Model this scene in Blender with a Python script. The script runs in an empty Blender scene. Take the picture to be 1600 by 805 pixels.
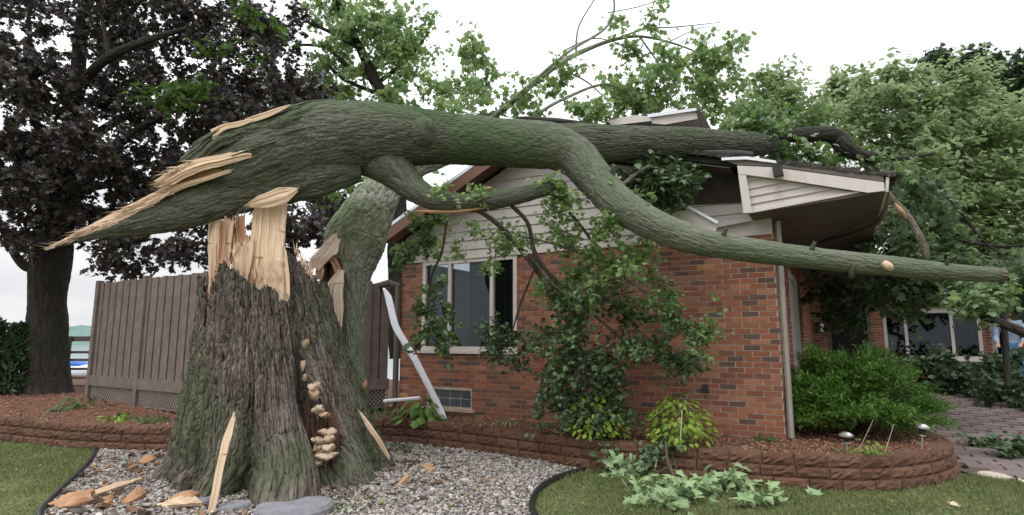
import bpy, math, random
import numpy as np
from math import radians, sin, cos, pi
from mathutils import Vector, Matrix
random.seed(7); RNG = np.random.default_rng(11)
SC = bpy.context.scene
COL = SC.collection

# ------------------------------------------------------------------ camera
F, TH, H = 900.0, radians(8.0), 1.48
CT, ST = cos(TH), sin(TH)
cam_data = bpy.data.cameras.new('camera'); cam_data.sensor_width = 36; cam_data.lens = 36*F/1600
cam_data.clip_start = 0.05; cam_data.clip_end = 3000
cam = bpy.data.objects.new('camera', cam_data); COL.objects.link(cam)
cam.location = (0, 0, H); cam.rotation_euler = (pi/2+TH, 0, 0); SC.camera = cam

# ------------------------------------------------------------------ world (overcast)
SUN_EL, SUN_AZ = radians(62), radians(205)       # soft sun high behind the camera to the left
W = bpy.data.worlds.new('World'); SC.world = W; W.use_nodes = True
nt = W.node_tree; nt.nodes.clear()
wo = nt.nodes.new('ShaderNodeOutputWorld'); bg = nt.nodes.new('ShaderNodeBackground')
sky = nt.nodes.new('ShaderNodeTexSky'); sky.sky_type = 'NISHITA'; sky.sun_disc = False
sky.sun_elevation = SUN_EL; sky.sun_rotation = SUN_AZ; sky.dust_density = 4; sky.air_density = 1
hs = nt.nodes.new('ShaderNodeHueSaturation'); hs.inputs['Saturation'].default_value = 0.12
mxs = nt.nodes.new('ShaderNodeMixRGB'); mxs.inputs[0].default_value = 0.72
cln = nt.nodes.new('ShaderNodeTexNoise'); cln.inputs['Scale'].default_value = 2.2; cln.inputs['Detail'].default_value = 5
clr = nt.nodes.new('ShaderNodeValToRGB')
clr.color_ramp.elements[0].position = .33; clr.color_ramp.elements[0].color = (8.3, 8.6, 9.2, 1)
clr.color_ramp.elements[1].position = .56; clr.color_ramp.elements[1].color = (12.5, 12.5, 12.6, 1)
wtc = nt.nodes.new('ShaderNodeTexCoord'); wmp = nt.nodes.new('ShaderNodeMapping'); wmp.inputs['Scale'].default_value = (1, 1, 3)
nt.links.new(wtc.outputs['Generated'], wmp.inputs[0]); nt.links.new(wmp.outputs[0], cln.inputs['Vector'])
nt.links.new(cln.outputs['Fac'], clr.inputs[0])
nt.links.new(sky.outputs[0], hs.inputs['Color']); nt.links.new(hs.outputs[0], mxs.inputs[1])
nt.links.new(clr.outputs[0], mxs.inputs[2])
wsx = nt.nodes.new('ShaderNodeSeparateXYZ'); nt.links.new(wtc.outputs['Generated'], wsx.inputs[0])
wmr = nt.nodes.new('ShaderNodeMapRange'); nt.links.new(wsx.outputs['Z'], wmr.inputs[0])      # overcast sky, its unseen top brightened for top-down light and darker undersides
for i_, v_ in ((1, .15), (2, 1), (3, 1.18), (4, 3.1)): wmr.inputs[i_].default_value = v_
wml = nt.nodes.new('ShaderNodeVectorMath'); wml.operation = 'SCALE'; nt.links.new(mxs.outputs[0], wml.inputs[0]); nt.links.new(wmr.outputs[0], wml.inputs['Scale'])
nt.links.new(wml.outputs[0], bg.inputs[0])
bg.inputs[1].default_value = 0.12
nt.links.new(bg.outputs[0], wo.inputs[0])
sl = bpy.data.lights.new('sun', 'SUN'); sl.energy = .9; sl.angle = radians(18); sl.color = (1, .97, .93)
so = bpy.data.objects.new('sun', sl); COL.objects.link(so)
so.rotation_euler = Vector((sin(SUN_AZ)*cos(SUN_EL), cos(SUN_AZ)*cos(SUN_EL), sin(SUN_EL))).to_track_quat('Z', 'Y').to_euler()
SC.view_settings.view_transform = 'Standard'; SC.view_settings.look = 'None'
SC.view_settings.exposure = -0.42; SC.view_settings.gamma = 1

# ------------------------------------------------------------------ placing helpers
def ray(px, py):
    u = (px-800)/F; v = (402.5-py)/F
    return (u, CT-ST*v, ST+CT*v)
def at(px, py, Y):
    d = ray(px, py); t = Y/d[1]
    return Vector((d[0]*t, Y, H+d[2]*t))
def gnd(px, py, z=0.0):
    d = ray(px, py); t = (z-H)/d[2]
    return Vector((d[0]*t, d[1]*t, z))
WA = radians(29.5)
WC = Vector((3.18, 6.92, 0.31))                   # front right corner of the house
UD = Vector((cos(WA), -sin(WA), 0)); WN = Vector((-sin(WA), -cos(WA), 0)); BK = -WN; ZU = Vector((0, 0, 1))
def wp(px, py, off=0.0):
    d = Vector(ray(px, py)); o = Vector((0, 0, H))
    t = (off + (WC-o).dot(WN))/d.dot(WN)
    return o + d*t
def wuz(u, z, off=0.0):
    p = WC + UD*u + WN*off; p.z = z; return p
def uz(px, py, off=0.0):
    p = wp(px, py, off); return (p-WC).dot(UD), p.z

# ------------------------------------------------------------------ noise
def _hash(ix, iy, iz):
    n = (ix.astype(np.int64)*374761393 + iy.astype(np.int64)*668265263 + iz.astype(np.int64)*2147483647) & 0xffffffff
    n = ((n ^ (n >> 13))*1274126177) & 0xffffffff
    n = ((n ^ (n >> 16))*2246822519) & 0xffffffff
    return ((n ^ (n >> 15)) & 0xffff)/32767.5-1
def vnoise(P):
    I = np.floor(P).astype(np.int64); f = P-I; f = f*f*(3-2*f)
    r = 0
    for dx in (0, 1):
        wx = f[:, 0] if dx else 1-f[:, 0]
        for dy in (0, 1):
            wy = f[:, 1] if dy else 1-f[:, 1]
            for dz in (0, 1):
                wz = f[:, 2] if dz else 1-f[:, 2]
                r = r + wx*wy*wz*_hash(I[:, 0]+dx, I[:, 1]+dy, I[:, 2]+dz)
    return r
def fbm(P, o=3):
    r = 0; a = 1.0
    for i in range(o):
        r = r + a*vnoise(P*(2.03**i)+17.3*i); a *= .5
    return r/1.6
def bark_h(P, fh, fv):
    """raised bark plates parted by furrows that run along the third axis"""
    w = np.stack([vnoise(P*np.array([3, 3, 3.])+5), vnoise(P*np.array([3, 3, 3.])+9), vnoise(P*np.array([4, 4, 4.])+3)], 1)
    Q = P+w*np.array([.022, .022, .05])
    a = np.abs(fbm(Q*np.array([fh, fh, fv]), 2)); b = np.abs(vnoise(Q*np.array([fh*1.7, fh*1.7, fv*3.2])+31))
    g = np.minimum(1, a*3.6)**.7*.7+np.minimum(1, b*3)**.7*.3
    return g + .25*fbm(Q*np.array([fh*2.5, fh*2.5, fv*7]), 3)

# ------------------------------------------------------------------ mesh helpers
def npmesh(name, V, faces, bk=None, smooth=False):
    me = bpy.data.meshes.new(name)
    V = np.asarray(V, dtype=np.float32)
    me.vertices.add(len(V)); me.vertices.foreach_set('co', V.ravel())
    faces = [np.asarray(f, dtype=np.int32) for f in faces if len(f)]
    loops = np.concatenate([f.ravel() for f in faces]); cnt = np.concatenate([np.full(len(f), f.shape[1]) for f in faces])
    me.loops.add(len(loops)); me.loops.foreach_set('vertex_index', loops)
    me.polygons.add(len(cnt)); st = np.concatenate([[0], np.cumsum(cnt)[:-1]])
    me.polygons.foreach_set('loop_start', st.astype(np.int32)); me.polygons.foreach_set('loop_total', cnt.astype(np.int32))
    me.update(calc_edges=True)
    if bk is not None:
        a = me.attributes.new('bk', 'FLOAT_VECTOR', 'POINT'); a.data.foreach_set('vector', np.asarray(bk, dtype=np.float32).ravel())
    me.polygons.foreach_set('use_smooth', np.full(len(cnt), bool(smooth)))
    return me
ORG = {}
def thing(name, label, cat, loc=(0, 0, 0), group=None):
    o = bpy.data.objects.new(name, None); COL.objects.link(o); o.location = loc; o.empty_display_size = .1
    o['label'] = label; o['category'] = cat
    if group: o['group'] = group
    ORG[o.name] = Vector(loc); return o
def link(name, me, mat, parent=None, label=None, kind=None):
    """me is in world coordinates; it is moved into the frame of the parent"""
    o = bpy.data.objects.new(name, me); COL.objects.link(o)
    if mat is not None and not me.materials: me.materials.append(mat)
    if parent is not None:
        o.parent = parent; g = ORG[parent.name]
        if g.length > 0: me.transform(Matrix.Translation(-g))
        ORG[o.name] = g.copy()
    else: ORG[o.name] = Vector((0, 0, 0))
    if label: o['label'] = label
    if kind: o['kind'] = kind
    return o
def solo(name, me, mat, label, cat, group=None, kind=None):
    """a thing that is one mesh: origin moved to its base"""
    n = len(me.vertices); co = np.empty(n*3, dtype=np.float32); me.vertices.foreach_get('co', co); co = co.reshape(-1, 3)
    b = Vector((float(co[:, 0].mean()), float(co[:, 1].mean()), float(co[:, 2].min())))
    me.transform(Matrix.Translation(-b)); o = bpy.data.objects.new(name, me); COL.objects.link(o); o.location = b
    ORG[o.name] = b
    if mat is not None: me.materials.append(mat)
    if kind != 'structure':
        o['label'] = label; o['category'] = cat
    if group: o['group'] = group
    if kind: o['kind'] = kind
    return o
class MB:
    def __init__(s): s.v = []; s.f = []
    def add(s, vs, fs):
        n = len(s.v); s.v += [tuple(v) for v in vs]; s.f += [tuple(i+n for i in f) for f in fs]; return s
    def box(s, o, x, y, z):
        """o corner, x y z edge vectors"""
        o, x, y, z = map(Vector, (o, x, y, z))
        vs = [o, o+x, o+x+y, o+y, o+z, o+x+z, o+x+y+z, o+y+z]
        fs = [(0, 3, 2, 1), (4, 5, 6, 7), (0, 1, 5, 4), (1, 2, 6, 5), (2, 3, 7, 6), (3, 0, 4, 7)]
        if x.cross(y).dot(z) < 0: fs = [tuple(reversed(f)) for f in fs]
        return s.add(vs, fs)
    def ext(s, poly, d):
        n = len(poly); poly = [Vector(p) for p in poly]; d = Vector(d)
        s.add(poly+[p+d for p in poly], [tuple(range(n-1, -1, -1)), tuple(range(n, 2*n))]+[(i, (i+1) % n, n+(i+1) % n, n+i) for i in range(n)]); return s
    def pole(s, a, b, r0, r1=None, n=8):
        a = Vector(a); b = Vector(b); r1 = r0 if r1 is None else r1; t = (b-a).normalized()
        x = t.orthogonal().normalized(); y = t.cross(x)
        s.add([a+(x*cos(2*pi*i/n)+y*sin(2*pi*i/n))*r0 for i in range(n)]+[b+(x*cos(2*pi*i/n)+y*sin(2*pi*i/n))*r1 for i in range(n)],
              [(i, (i+1) % n, n+(i+1) % n, n+i) for i in range(n)]+[tuple(range(n-1, -1, -1)), tuple(range(n, 2*n))]); return s
    def mesh(s, name='mesh', smooth=False):
        me = bpy.data.meshes.new(name); me.from_pydata(s.v, [], s.f); me.update()
        if smooth: me.polygons.foreach_set('use_smooth', np.ones(len(me.polygons), dtype=bool))
        return me
def crom(P, n):
    P = np.array([list(p) for p in P], dtype=float); m = len(P); t = np.linspace(0, m-1, n)
    i = np.clip(np.floor(t).astype(int), 0, m-2); f = (t-i)[:, None]
    if P.ndim == 1: P = P[:, None]
    a = P[np.clip(i-1, 0, m-1)]; b = P[i]; c = P[i+1]; d = P[np.clip(i+2, 0, m-1)]
    return .5*((2*b)+(-a+c)*f+(2*a-5*b+4*c-d)*f**2+(-a+3*b-3*c+d)*f**3)
def tube(pts, rads, nseg, nlen, amp=0.0, fh=12, fv=2.5, lump=.05, flat=None, seed=0, rag=0.0):
    """swept tube with bark relief -> (V, faces, bk). flat = (axis, factor) squashes the section"""
    C = crom(pts, nlen); R = crom([[r] for r in rads], nlen)[:, 0]; R = np.maximum(R, .0015)
    T = np.gradient(C, axis=0); T /= np.linalg.norm(T, axis=1)[:, None]
    X = np.zeros_like(C); a = np.array([0, 0, 1.]) if abs(T[0, 2]) < .9 else np.array([1., 0, 0])
    x = np.cross(T[0], a); x /= np.linalg.norm(x)
    for k in range(nlen):
        x = x-T[k]*np.dot(x, T[k]); x /= np.linalg.norm(x); X[k] = x
    Y = np.cross(T, X)
    s = np.concatenate([[0], np.cumsum(np.linalg.norm(np.diff(C, axis=0), axis=1))])
    ph = np.linspace(0, 2*pi, nseg, endpoint=False)
    c_, s_ = np.cos(ph), np.sin(ph); Rm = max(R.mean(), .02)
    bk = np.stack([np.outer(np.ones(nlen)*Rm, c_), np.outer(np.ones(nlen)*Rm, s_), np.outer(s, np.ones(nseg))], 2)+seed*3.7
    B = bk.reshape(-1, 3)
    r = np.outer(R, np.ones(nseg))
    if lump: r = r*(1+lump*fbm(B*2.2, 2).reshape(nlen, nseg))
    if amp: r = r+np.minimum(amp, r*.25)*(bark_h(B, fh, fv).reshape(nlen, nseg)-.75)
    D = X[:, None, :]*c_[None, :, None]+Y[:, None, :]*s_[None, :, None]
    if flat is not None:
        ax = np.array(flat[0], float); ax /= np.linalg.norm(ax); D = D-(1-flat[1])*ax*(D@ax)[..., None]
    V = C[:, None, :]+D*r[..., None]
    if rag:
        for e, sg in ((0, -1), (nlen-1, 1)):
            V[e] += T[e]*sg*(RNG.random(nseg)[:, None])*rag
    V = V.reshape(-1, 3)
    i = np.arange(nlen-1)[:, None]*nseg; j = np.arange(nseg)[None, :]; j2 = (j+1) % nseg
    Fq = np.stack([i+j, i+j2, i+nseg+j2, i+nseg+j], 2).reshape(-1, 4)
    c0 = len(V); V = np.vstack([V, C[0], C[-1]]); jj = np.arange(nseg); e = (nlen-1)*nseg
    Ft = np.vstack([np.stack([np.full(nseg, c0), (jj+1) % nseg, jj], 1), np.stack([np.full(nseg, c0+1), e+jj, e+(jj+1) % nseg], 1)])
    bk = np.vstack([B, B[0], B[-1]])
    return V, [Fq, Ft], bk
def joinm(parts):
    V = []; B = []; F4 = []; F3 = []; n = 0
    for v, f, b in parts:
        V.append(v); B.append(b)
        for q in f: (F4 if q.shape[1] == 4 else F3).append(q+n)
        n += len(v)
    return np.vstack(V), [np.vstack(F4) if F4 else [], np.vstack(F3) if F3 else []], np.vstack(B)
def tmesh(name, *a, **k):
    V, f, b = tube(*a, **k); return npmesh(name, V, f, b, True)
def slab(rows, N, M, thick, bulge=.15, rough=.01, rag=(0, 0), seed=0, toward=None):
    """splintered board: rows = list of (left point, right point); grid front and back"""
    L = crom([r[0] for r in rows], N); R = crom([r[1] for r in rows], N)
    t = np.linspace(0, 1, M)
    P = L[:, None, :]*(1-t)[None, :, None]+R[:, None, :]*t[None, :, None]
    mid = P.mean((0, 1)); tw = np.array([0, 0, H])-mid if toward is None else np.array(toward, float); tw /= np.linalg.norm(tw)
    s = np.linspace(0, np.linalg.norm(L[-1]-L[0]), N)
    wd = np.linalg.norm(R-L, axis=1)
    bk = np.stack([(t[None, :]-.5)*wd[:, None], np.zeros((N, M)), np.outer(s, np.ones(M))], 2)+seed*2.3
    B = bk.reshape(-1, 3)
    cell = np.floor(t*max(3, M*.17)+.6*vnoise(np.stack([t*3, 0*t+seed, 0*t], 1)))
    ce = np.stack([np.outer(np.ones(N), cell*7.3), np.outer(np.floor(s*2.2+seed), np.ones(M)), np.zeros((N, M))], 2).reshape(-1, 3)+.5
    h = (fbm(B*np.array([22, 22, 2.0]), 3)+.7*np.abs(fbm(B*np.array([14, 14, 1.2]), 2))+1.1*vnoise(ce)).reshape(N, M)*rough
    bul = (1-(2*t-1)**2)[None, :]*bulge*wd[:, None]
    ed = fbm(np.stack([s*9+seed, 0*s, 0*s], 1), 3)*.05*wd; ed2 = fbm(np.stack([s*9+seed+40, 0*s, 0*s], 1), 3)*.05*wd; sd_ = (R-L)/wd[:, None]
    P = P+sd_[:, None, :]*((1-t)[None, :]*ed[:, None]+t[None, :]*ed2[:, None])[..., None]
    d = (P[-1]-P[0]).mean(0); d /= np.linalg.norm(d)
    for e, sg, rg in ((0, -1, rag[0]), (-1, 1, rag[1])):
        if rg:
            jag = (.6*np.abs(fbm(np.stack([t*5+seed+e, t*0, t*0], 1), 2))*1.6+.9*np.abs(vnoise(np.stack([cell*3.7+.5, t*0+seed, t*0], 1))))*rg*1.3
            k = max(2, N//6)
            for q in range(k):
                idx = q if e == 0 else N-1-q
                P[idx] += d*sg*jag[:, None]*(1-q/k)
    Fr = P+tw*(h+bul)[..., None]; Bk = P-tw*thick*.5
    V = np.vstack([Fr.reshape(-1, 3), Bk.reshape(-1, 3)]); o = N*M
    i = np.arange(N-1)[:, None]*M; j = np.arange(M-1)[None, :]
    q = np.stack([i+j, i+j+1, i+M+j+1, i+M+j], 2).reshape(-1, 4)
    qs = [q, q[:, ::-1]+o]
    for a in (0, M-1):
        k = np.arange(N-1)*M+a; e = np.stack([k, k+M, k+M+o, k+o], 1); qs.append(e if a == 0 else e[:, ::-1])
    for a in (0, (N-1)*M):
        k = np.arange(M-1)+a; e = np.stack([k, k+1, k+1+o, k+o], 1); qs.append(e[:, ::-1] if a == 0 else e)
    return V, [np.vstack(qs)], np.vstack([B, B+[0, .3, 0]])
def scatter(tv, tf, T, R, S):
    """join N copies of a template (tv, tf) at T with 3x3 R and scale S (N,) or (N,3)"""
    tv = np.asarray(tv, float); N = len(T); S = np.asarray(S, float)
    if S.ndim == 1: S = S[:, None]*np.ones(3)
    V = np.einsum('nij,nkj->nki', R, tv[None]*S[:, None, :])+T[:, None, :]
    out = []
    for k in (3, 4, 5, 6):
        fs = [f for f in tf if len(f) == k]
        if fs: out.append((np.array(fs)[None]+(np.arange(N)*len(tv))[:, None, None]).reshape(-1, k))
    return V.reshape(-1, 3), out
def rotz(a):
    c, s = np.cos(a), np.sin(a); z = np.zeros_like(a); o = np.ones_like(a)
    return np.stack([np.stack([c, -s, z], 1), np.stack([s, c, z], 1), np.stack([z, z, o], 1)], 1)
def frames(nrm, tip):
    nrm = nrm/np.linalg.norm(nrm, axis=1)[:, None]
    tip = tip-nrm*(tip*nrm).sum(1)[:, None]; tip /= (np.linalg.norm(tip, axis=1)[:, None]+1e-9)
    return np.stack([np.cross(tip, nrm), tip, nrm], 2)
def randrot(n):
    return frames(RNG.normal(size=(n, 3)), RNG.normal(size=(n, 3)))
def inpoly(x, y, poly):
    x = np.asarray(x); y = np.asarray(y); r = np.zeros(x.shape, bool); n = len(poly)
    for i in range(n):
        x0, y0 = poly[i][0], poly[i][1]; x1, y1 = poly[(i+1) % n][0], poly[(i+1) % n][1]
        if y0 == y1: continue
        r ^= ((y0 > y) != (y1 > y)) & (x < (x1-x0)*(y-y0)/(y1-y0)+x0)
    return r

# ------------------------------------------------------------------ materials
class M:
    """tiny node builder"""
    def __init__(s, name):
        s.m = bpy.data.materials.new(name); s.m.use_nodes = True; s.t = s.m.node_tree; s.n = s.t.nodes; s.l = s.t.links
        s.b = s.n['Principled BSDF']; s.out = s.n['Material Output']
    def nd(s, k, **a):
        o = s.n.new('ShaderNode'+k)
        for x, y in a.items(): setattr(o, x, y)
        return o
    def vec(s, kind='obj', scale=(1, 1, 1), rot=(0, 0, 0)):
        if kind == 'bk': o = s.nd('Attribute', attribute_name='bk').outputs['Vector']
        elif kind == 'world': o = s.nd('NewGeometry').outputs['Position']
        else: o = s.nd('TexCoord').outputs['Object']
        mp = s.nd('Mapping'); mp.inputs['Scale'].default_value = scale; mp.inputs['Rotation'].default_value = rot
        s.l.new(o, mp.inputs[0]); return mp.outputs[0]
    def noise(s, v, sc, det=4, rough=.6, dist=0):
        n = s.nd('TexNoise'); n.inputs['Scale'].default_value = sc; n.inputs['Detail'].default_value = det
        n.inputs['Roughness'].default_value = rough; n.inputs['Distortion'].default_value = dist
        if v is not None: s.l.new(v, n.inputs['Vector'])
        return n.outputs['Fac']
    def ramp(s, f, els, const=False):
        r = s.nd('ValToRGB'); cr = r.color_ramp
        if const: cr.interpolation = 'CONSTANT'
        while len(cr.elements) < len(els): cr.elements.new(.5)
        for e, (p, c) in zip(cr.elements, els):
            e.position = p; e.color = (*c, 1) if len(c) == 3 else c
        s.l.new(f, r.inputs[0]); return r.outputs[0]
    def mix(s, f, a, b, mode='MIX'):
        m = s.nd('MixRGB', blend_type=mode)
        for i, q in ((0, f), (1, a), (2, b)):
            if hasattr(q, 'links'): s.l.new(q, m.inputs[i])
            elif i == 0: m.inputs[0].default_value = q
            else: m.inputs[i].default_value = (*q, 1)
        return m.outputs[0]
    def math(s, op, a, b=0.0):
        m = s.nd('Math', operation=op)
        for i, q in ((0, a), (1, b)):
            if hasattr(q, 'links'): s.l.new(q, m.inputs[i])
            else: m.inputs[i].default_value = q
        return m.outputs[0]
    def col(s, c):
        if hasattr(c, 'links'): s.l.new(c, s.b.inputs['Base Color'])
        else: s.b.inputs['Base Color'].default_value = (*c, 1)
        return s
    def bump(s, h, st=.5, d=.01):
        b = s.nd('Bump'); b.inputs['Strength'].default_value = st; b.inputs['Distance'].default_value = d
        s.l.new(h, b.inputs['Height']); s.l.new(b.outputs[0], s.b.inputs['Normal']); return s
    def fin(s, rough=.8, spec=.3, metal=0):
        if hasattr(rough, 'links'): s.l.new(rough, s.b.inputs['Roughness'])
        else: s.b.inputs['Roughness'].default_value = rough
        s.b.inputs['Specular IOR Level'].default_value = spec; s.b.inputs['Metallic'].default_value = metal; return s.m
    def isl(s): return s.nd('NewGeometry').outputs['Random Per Island']
    def objr(s): return s.nd('ObjectInfo').outputs['Random']
def paint(name, c, rough=.5, var=.15, scale=3, spec=.4, metal=0, grime=None):
    m = M(name); v = m.vec('world'); n = m.noise(v, scale, 5)
    base = m.mix(m.ramp(n, [(.35, (0, 0, 0)), (.7, (1, 1, 1))]), tuple(q*(1-var) for q in c), tuple(min(1, q*(1+var)) for q in c))
    if grime: base = m.mix(m.math('MULTIPLY', m.ramp(m.noise(m.vec('world', (3, 3, .6)), 2.5, 5), [(.5, (0, 0, 0)), (.75, (1, 1, 1))]), .5), base, grime)
    m.col(base); m.bump(m.noise(v, 60, 2), .15, .004); return m.fin(rough, spec, metal)
def bark_mat(name, dark, mid, green, gamt, fh=14, fv=2.5, gscale=1.6, updir=0.0, st=.8, fade=None):
    m = M(name)
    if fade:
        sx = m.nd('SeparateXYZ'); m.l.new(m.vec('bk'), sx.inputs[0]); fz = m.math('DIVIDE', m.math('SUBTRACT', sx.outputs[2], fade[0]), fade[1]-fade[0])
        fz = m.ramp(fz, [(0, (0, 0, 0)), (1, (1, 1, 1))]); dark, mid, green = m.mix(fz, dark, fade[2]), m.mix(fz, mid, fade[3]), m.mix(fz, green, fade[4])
    brt = m.mix(1.0, mid, (1.7, 1.7, 1.7), 'MULTIPLY'); v = m.vec('bk', (fh, fh, fv)); n1 = m.noise(v, 1, 6, .65, .4); n2 = m.noise(m.vec('bk'), 2.1, 5)
    n3 = m.noise(m.vec('bk', (60, 60, 22)), 1, 4, .7)
    dv = m.nd('Mapping'); dv.inputs['Scale'].default_value = (1, 1, 1)
    nz3 = m.nd('TexNoise'); nz3.inputs['Scale'].default_value = 9; nz3.inputs['Detail'].default_value = 3; m.l.new(m.vec('bk'), nz3.inputs['Vector'])
    va = m.nd('VectorMath', operation='MULTIPLY_ADD'); m.l.new(nz3.outputs['Color'], va.inputs[0]); va.inputs[1].default_value = (.028, .028, .09); m.l.new(m.vec('bk'), va.inputs[2])
    vm = m.nd('VectorMath', operation='MULTIPLY'); m.l.new(va.outputs[0], vm.inputs[0]); vm.inputs[1].default_value = (fh*1.05, fh*1.05, fv*1.35)
    vo = m.nd('TexVoronoi', feature='DISTANCE_TO_EDGE'); m.l.new(vm.outputs[0], vo.inputs['Vector']); vo.inputs['Scale'].default_value = 1
    vc = m.nd('TexVoronoi', feature='F1'); m.l.new(vm.outputs[0], vc.inputs['Vector']); vc.inputs['Scale'].default_value = 1
    plate = m.ramp(vo.outputs['Distance'], [(0, (0, 0, 0)), (.10, (.65, .65, .65)), (.35, (1, 1, 1))])
    sc_ = m.nd('SeparateColor'); m.l.new(vc.outputs['Color'], sc_.inputs[0])
    c = m.mix(m.math('ADD', m.math('MULTIPLY', m.ramp(n1, [(.38, (0, 0, 0)), (.64, (1, 1, 1))]), .6), m.math('MULTIPLY', sc_.outputs[0], .4)), dark, mid)
    c = m.mix(m.math('MULTIPLY', m.ramp(n3, [(.45, (0, 0, 0)), (.75, (1, 1, 1))]), .45), c, brt)
    g = m.ramp(m.noise(m.vec('bk', (1, 1, .6)), gscale, 6, .6), [(.5-gamt*.3, (0, 0, 0)), (.78-gamt*.3, (1, 1, 1))])
    if updir:
        nz = m.nd('NewGeometry'); sp = m.nd('SeparateXYZ'); m.l.new(nz.outputs['Normal'], sp.inputs[0])
        g = m.math('MULTIPLY', g, m.ramp(sp.outputs['Z'], [(0, (.25, .25, .25)), (.6, (1, 1, 1))]))
    c = m.mix(m.math('MULTIPLY', g, .85), c, green)
    m.col(c); m.bump(m.math('ADD', m.math('ADD', m.math('MULTIPLY', plate, 1.1), m.math('MULTIPLY', n1, .8)), m.math('MULTIPLY', n3, .5)), st, .022); return m.fin(.88, .2)
def wood_mat(name, a, b, dark, amt=.5, rough=.6):
    m = M(name); v = m.vec('bk', (11, 11, 1.1)); n = m.noise(v, 1, 5, .6, .9); n2 = m.noise(m.vec('bk', (5, 5, 1)), 1.3, 4)
    n4 = m.noise(m.vec('bk', (45, 45, 1.5)), 1, 3)
    c = m.mix(m.ramp(n, [(.3, (0, 0, 0)), (.7, (1, 1, 1))]), a, b)
    c = m.mix(m.math('MULTIPLY', m.ramp(n2, [(.52, (0, 0, 0)), (.7, (1, 1, 1))]), amt), c, dark)
    c = m.mix(m.math('MULTIPLY', m.ramp(n4, [(.6, (0, 0, 0)), (.7, (1, 1, 1))]), .45), c, dark)
    m.col(c); m.bump(m.math('ADD', n, n4), .7, .008); return m.fin(rough, .3)
def leaf_mat(name, ramp, under=None, trans=.3, rough=.5):
    m = M(name); c = m.ramp(m.isl(), ramp)
    if under:
        g = m.nd('NewGeometry'); c = m.mix(g.outputs['Backfacing'], c, under)
    v = m.noise(m.vec('world'), 1.1, 3); c = m.mix(m.math('MULTIPLY', v, .35), c, tuple(q*.5 for q in ramp[0][1]))
    m.col(c); m.fin(rough, .35)
    tr = m.nd('BsdfTranslucent'); m.l.new(c, tr.inputs[0]); ms = m.nd('MixShader'); ms.inputs[0].default_value = trans
    m.l.new(m.b.outputs[0], ms.inputs[1]); m.l.new(tr.outputs[0], ms.inputs[2]); m.l.new(ms.outputs[0], m.out.inputs[0]); return m.m
def isl_mat(name, els, const=False, rough=.9, obj=False, bumpsc=60, bst=.5, bd=.004, mottle=.25):
    m = M(name); r = m.objr() if obj else m.isl(); c = m.ramp(r, els, const); v = m.vec('world')
    n = m.noise(v, bumpsc*.5, 4); c = m.mix(m.math('MULTIPLY', n, mottle), c, tuple(q*.45 for q in els[0][1])); m.col(c)
    m.bump(m.noise(v, bumpsc, 4), bst, bd); return m.fin(rough, .25)
def stain(name, m_, amt=.45):
    nt_ = m_.node_tree; b = nt_.nodes['Principled BSDF']; src = b.inputs['Base Color'].links[0].from_socket
    g = nt_.nodes.new('ShaderNodeNewGeometry'); n = nt_.nodes.new('ShaderNodeTexNoise'); n.inputs['Scale'].default_value = 1.3; n.inputs['Detail'].default_value = 6; n.inputs['Distortion'].default_value = .6
    r = nt_.nodes.new('ShaderNodeValToRGB'); r.color_ramp.elements[0].position = .45; r.color_ramp.elements[1].position = .7; r.color_ramp.elements[0].color = (0, 0, 0, 1); r.color_ramp.elements[1].color = (amt, amt, amt, 1)
    x = nt_.nodes.new('ShaderNodeMixRGB'); nt_.links.new(g.outputs['Position'], n.inputs['Vector']); nt_.links.new(n.outputs['Fac'], r.inputs[0]); nt_.links.new(r.outputs[0], x.inputs[0]); nt_.links.new(src, x.inputs[1]); x.inputs[2].default_value = (.12, .075, .055, 1); nt_.links.new(x.outputs[0], b.inputs['Base Color'])

MT = {}
MT['bark_stump'] = bark_mat('stump_bark', (.03, .026, .021), (.185, .158, .134), (.045, .082, .026), .14, 27, 2.6, 1.6, 0, 1)
MT['bark_trunk'] = bark_mat('mossy_trunk_bark', (.042, .042, .034), (.135, .128, .108), (.045, .092, .028), .6, 30, 5, 1.3, 1, .6)
MT['bark_lean'] = bark_mat('leaning_trunk_bark', (.12, .118, .105), (.42, .41, .375), (.15, .21, .09), .5, 20, 5, 1.4)
MT['bark_limb'] = bark_mat('smooth_limb_bark', (.10, .098, .085), (.25, .245, .21), (.12, .155, .09), .4, 34, 9, 2.2, 0, .35)
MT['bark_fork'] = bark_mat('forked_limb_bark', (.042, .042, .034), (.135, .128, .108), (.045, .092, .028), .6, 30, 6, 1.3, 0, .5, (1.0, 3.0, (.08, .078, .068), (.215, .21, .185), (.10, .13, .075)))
MT['bark_dark'] = bark_mat('dark_tree_bark', (.018, .015, .013), (.05, .043, .038), (.02, .03, .015), .2, 16, 3)
MT['bark_twig'] = bark_mat('branch_bark', (.07, .06, .05), (.17, .15, .125), (.09, .1, .05), .2, 30, 6)
MT['wood'] = wood_mat('fresh_split_wood', (.52, .37, .24), (.62, .47, .34), (.22, .11, .05), .4)
MT['wood_pale'] = wood_mat('pale_split_wood', (.56, .40, .28), (.68, .52, .4), (.3, .15, .08), .4)
MT['wood_cream'] = wood_mat('cream_split_wood', (.7, .56, .44), (.8, .68, .58), (.35, .18, .1), .3)
MT['wood_rot'] = wood_mat('orange_decayed_wood', (.31, .155, .075), (.46, .28, .165), (.16, .06, .025), .8)
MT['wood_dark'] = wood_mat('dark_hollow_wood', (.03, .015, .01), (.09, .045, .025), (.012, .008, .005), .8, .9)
BRK = [(0, (.25, .093, .056)), (.16, (.33, .135, .078)), (.34, (.285, .103, .062)), (.5, (.19, .075, .055)), (.6, (.36, .16, .10)), (.74, (.27, .108, .07)), (.84, (.105, .072, .063)), (.975, (.16, .09, .073)), (.995, (.5, .23, .09))]
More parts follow.
